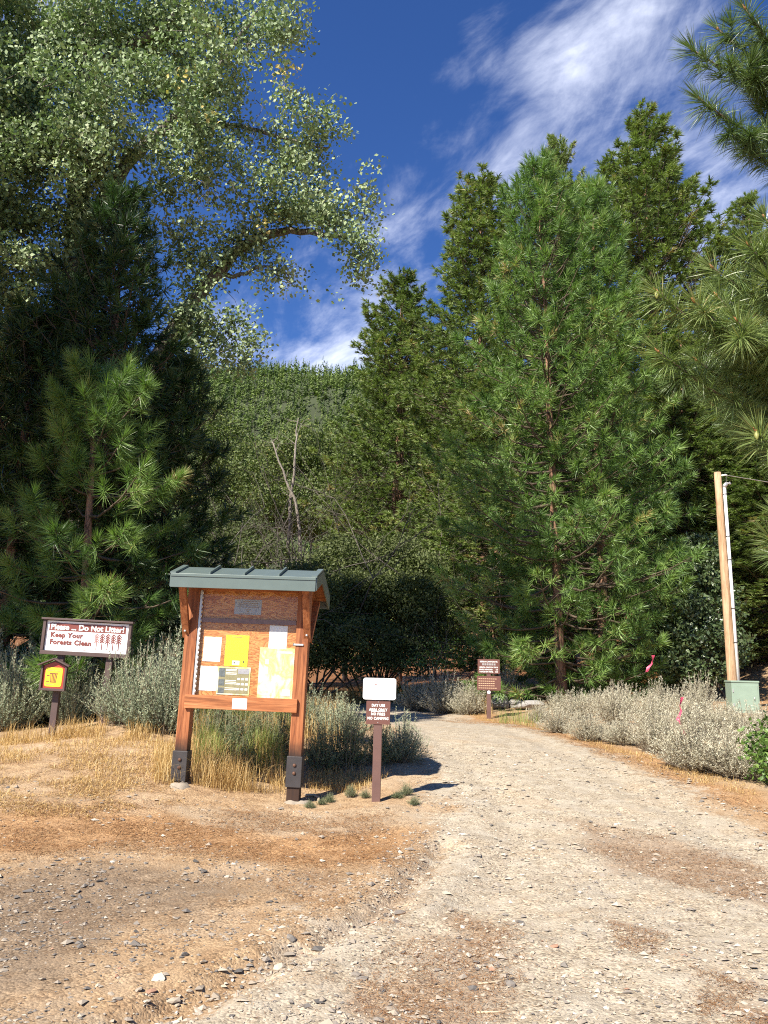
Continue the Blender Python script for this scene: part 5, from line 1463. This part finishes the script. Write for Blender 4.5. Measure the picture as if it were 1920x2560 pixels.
litter()
STONE = [(0, (.065, .060, .055)), (.2, (.14, .128, .115)), (.42, (.25, .215, .175)), (.6, (.36, .30, .225)), (.78, (.46, .40, .315)), (.92, (.58, .53, .44)), (1, (.33, .19, .125))]
M['stone'] = mat_foliage('gravel_stone', STONE, .0, .85, .25)
ICO = bmesh.new(); bmesh.ops.create_icosphere(ICO, subdivisions=1, radius=1.0)
IV = np.array([v.co[:] for v in ICO.verts]); IT = np.array([[v.index for v in f.verts] for f in ICO.faces]); ICO.free()
OV = np.array([(1, 0, 0), (-1, 0, 0), (0, 1, 0), (0, -1, 0), (0, 0, 1), (0, 0, -.5)], float)
OT = np.array([(0, 2, 4), (2, 1, 4), (1, 3, 4), (3, 0, 4), (2, 0, 5), (1, 2, 5), (3, 1, 5), (0, 3, 5)])


def pebbles():
    n = 21000; y = 3.6 * (14 / 3.6) ** (rng.uniform(0, 1, n * 3) ** 1.15); x = rng.uniform(-.60, .62, n * 3) * (y + .5)
    P = np.stack([x, y], 1); r_ = sdf(P, ROAD) > -.3; dk = sdf(P, DARK) > -.1; cl = fbm(x * 1.7, y * 1.7, 55, 4)
    keep = rng.uniform(0, 1, len(P)) < np.where(r_, .95, np.where(dk, .75, .28)) * np.clip((cl - .25) * 2.6, .12, 1) + .5 * np.exp(-(chan_d(x, y) / .16) ** 2)
    for q in ((738, 2004), (440, 1955)): keep &= np.hypot(*(P - G(*q)[:2]).T) > .25
    keep &= ~((y > 10.2) & ~r_)
    P = P[keep][:n]; dk = dk[keep][:n]; n = len(P)
    s = .0042 * np.exp(rng.normal(0, .55, n)) * (1 + .10 * P[:, 1]); s = np.minimum(s, .030)
    sc = s[:, None] * rng.uniform(.6, 1.35, (n, 3)) * np.array((1.25, 1.15, .55)); a = rng.uniform(0, 2 * np.pi, n)
    V = (OV[None] + rng.normal(0, .22, (n, 6, 3))) * sc[:, None]
    ca, sa = np.cos(a)[:, None], np.sin(a)[:, None]
    V = np.stack([V[..., 0] * ca - V[..., 1] * sa, V[..., 0] * sa + V[..., 1] * ca, V[..., 2]], -1)
    V[..., :2] += P[:, None]; V[..., 2] += (ground_z(P[:, 0], P[:, 1]) + s * .25)[:, None]
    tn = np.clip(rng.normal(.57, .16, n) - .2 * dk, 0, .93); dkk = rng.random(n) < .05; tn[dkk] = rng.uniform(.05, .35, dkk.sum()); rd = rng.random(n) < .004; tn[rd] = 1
    T = (OT[None] + (np.arange(n) * 6)[:, None, None]).reshape(-1, 3)
    o = part('gravel', mesh_np('gravel', V.reshape(-1, 3), T, np.repeat(tn, 6)), M['stone'], None, 'stuff')
    o['label'] = 'loose grey and tan gravel scattered over the road and parking area'; o['category'] = 'gravel'


pebbles()
# the larger stones, each a piece of the road or of the ground
SM = {}
for i in range(14):
    r2 = np.random.default_rng(400 + i); V = IV * (1 + r2.normal(0, .13, (len(IV), 1))) * r2.uniform(.7, 1.25, 3) * np.array((1.1, 1.0, .5))
    SM[i] = mesh_np('stone', V, IT, np.full(len(V), (.66, .60, .70, .54, .76, .64, .42, .30, .2, .58, .86, .68, .16, 1.0)[i]), False)
sx_ = np.random.default_rng(77)
placed = 0
spots = [(280, 2163, .028, 10), (432, 2480, .030, 5), (462, 2400, .028, 8), (510, 2415, .022, 9), (395, 2455, .035, 4), (378, 2478, .028, 13), (345, 2482, .022, 3), (937, 2288, .026, 13), (990, 2308, .022, 12), (890, 2440, .030, 6), (905, 2450, .026, 7),
         (1450, 2232, .03, 10), (1645, 2415, .03, 10), (1540, 2062, .030, 10), (1275, 2458, .032, 7), (1765, 2168, .025, 10), (1820, 2254, .022, 12), (1300, 2300, .026, 12), (1385, 2368, .028, 13), (1305, 2395, .03, 10)]
for k in range(250):
    if k < len(spots):
        px, py, r_, v = spots[k]
    else:
        if k % 3 == 0:
            c_ = _chan[sx_.integers(0, 7)] + sx_.normal(0, .16, 2); px = None; g = np.array((*c_, float(ground_z(*c_))))
        else:
            px, py = sx_.uniform(0, 1920), 2050 + 510 * sx_.uniform(0, 1) ** .8
        r_ = .009 + .008 * abs(sx_.normal(0, 1)); v = int(sx_.integers(0, 13)) if sx_.random() < .3 else int(sx_.choice([0, 1, 2, 3, 4, 5, 9, 11]))
    if px is not None: g = on_ground(px, py)
    onr = float(sdf(g[None, :2], ROAD)[0]) > 0
    o = part('stone', SM[v], M['stone'], road if onr else ground)
    o.location = (g[0], g[1], g[2] + r_ * .18); o.rotation_euler = (sx_.normal(0, .25), sx_.normal(0, .25), sx_.uniform(0, 6.28)); o.scale = (r_ * sx_.uniform(.85, 1.3), r_, r_ * sx_.uniform(.8, 1.1))

# boulders near the trail sign
M['boulder'] = mat_plain('grey_granite', (.30, .285, .265), .9, .25, 5, bumpk=.7)
for (px, py, s3, lab) in ((1250, 1772, (.32, .3, .36), 'grey boulder leaning beside the brown trail sign post'), (1325, 1772, (.6, .4, .2), 'low flat grey rock among the orange needles past the trail sign'), (1290, 1768, (.35, .3, .18), 'small grey rock between the boulder and the flat rock')):
    g = on_ground(px, py); bm = bmesh.new(); bmesh.ops.create_icosphere(bm, subdivisions=3, radius=1.0); r2 = np.random.default_rng(px)
    for _ in range(9):
        n_v = Vector(norm(r2.normal(0, 1, 3))); c_ = r2.uniform(.62, .9)
        for v in bm.verts:
            e = v.co.dot(n_v) - c_
            if e > 0: v.co -= n_v * e
    for v in bm.verts: v.co = Vector((v.co.x * s3[0], v.co.y * s3[1], v.co.z * s3[2]))
    me = bpy.data.meshes.new('boulder'); bm.to_mesh(me); bm.free()
    o = part('boulder', me, M['boulder']); o.location = (g[0], g[1], g[2] + s3[2] * .5); tag(o, lab, 'rock')

# pink flagging ribbons, a stick by the kiosk, sticks on the gravel
M['pink'] = mat_plain('pink_flagging', (.72, .09, .17), .5, .1, 10)
for pts, Y, lab in ((((1706, 1743), (1700, 1762), (1703, 1778), (1694, 1798), (1700, 1806), (1707, 1822), (1712, 1836)), 12.9, 'pink flagging ribbon tied in the pale sagebrush'), (((1633, 1638), (1632, 1650), (1629, 1660), (1621, 1668), (1617, 1680)), 25.6, 'pink flagging ribbon hanging from the straight pine bough')):
    b = MB(); q = np.array([at(px, py, Y) for px, py in pts]); n = len(q); w_ = .024 if Y < 20 else .05
    tw = np.array([(math.cos(i * .9) * w_, math.sin(i * .9) * w_, 0) for i in range(n)]); th_ = np.array((0, .0015, 0))
    V = np.concatenate([q - tw, q + tw, q - tw + th_, q + tw + th_]); T = []
    for i in range(n - 1):
        for o1, o2 in ((0, n), (2 * n, 3 * n)):
            T += [(o1 + i, o2 + i, o2 + i + 1), (o1 + i, o2 + i + 1, o1 + i + 1)]
    b.add(V, T); o = part('ribbon', b.mesh('ribbon', True), M['pink']); tag(o, lab, 'ribbon')
M['stick'] = mat_plain('bleached_stick', (.47, .37, .25), .85, .2, 12)
for pts, r_, lab in ((((762, 1992), (785, 1990), (797, 2000), (796, 2010)), .016, 'curved bleached stick lying beside the kiosk footing'), (((1190, 2528), (1240, 2525), (1290, 2522)), .005, 'straw coloured stem lying on the gravel'),
                     (((1195, 2460), (1240, 2455), (1285, 2440)), .005, 'thin bent straw lying among the gravel stones')):
    b = MB(); q = np.array([on_ground(px, py) for px, py in pts]) + (0, 0, r_ * 1.1); b.tube(q, r_, 6); o = part('stick', b.mesh('stick', True), M['stick']); tag(o, lab, 'stick')

b = MB(); b.tube([(.22, -.312, xt * .5), (.22, -.335, xt * .5), (.22, -.335, xt * .42)], .012, 6); part('handle', b.mesh('handle', True), M['galv'], tb)
part('hinge', bevel_box((-.335, -.31, xt * .7), (.03, .02, .09), .003), M['galv'], tb); part('hinge', bevel_box((-.335, -.31, xt * .25), (.03, .02, .09), .003), M['galv'], tb)
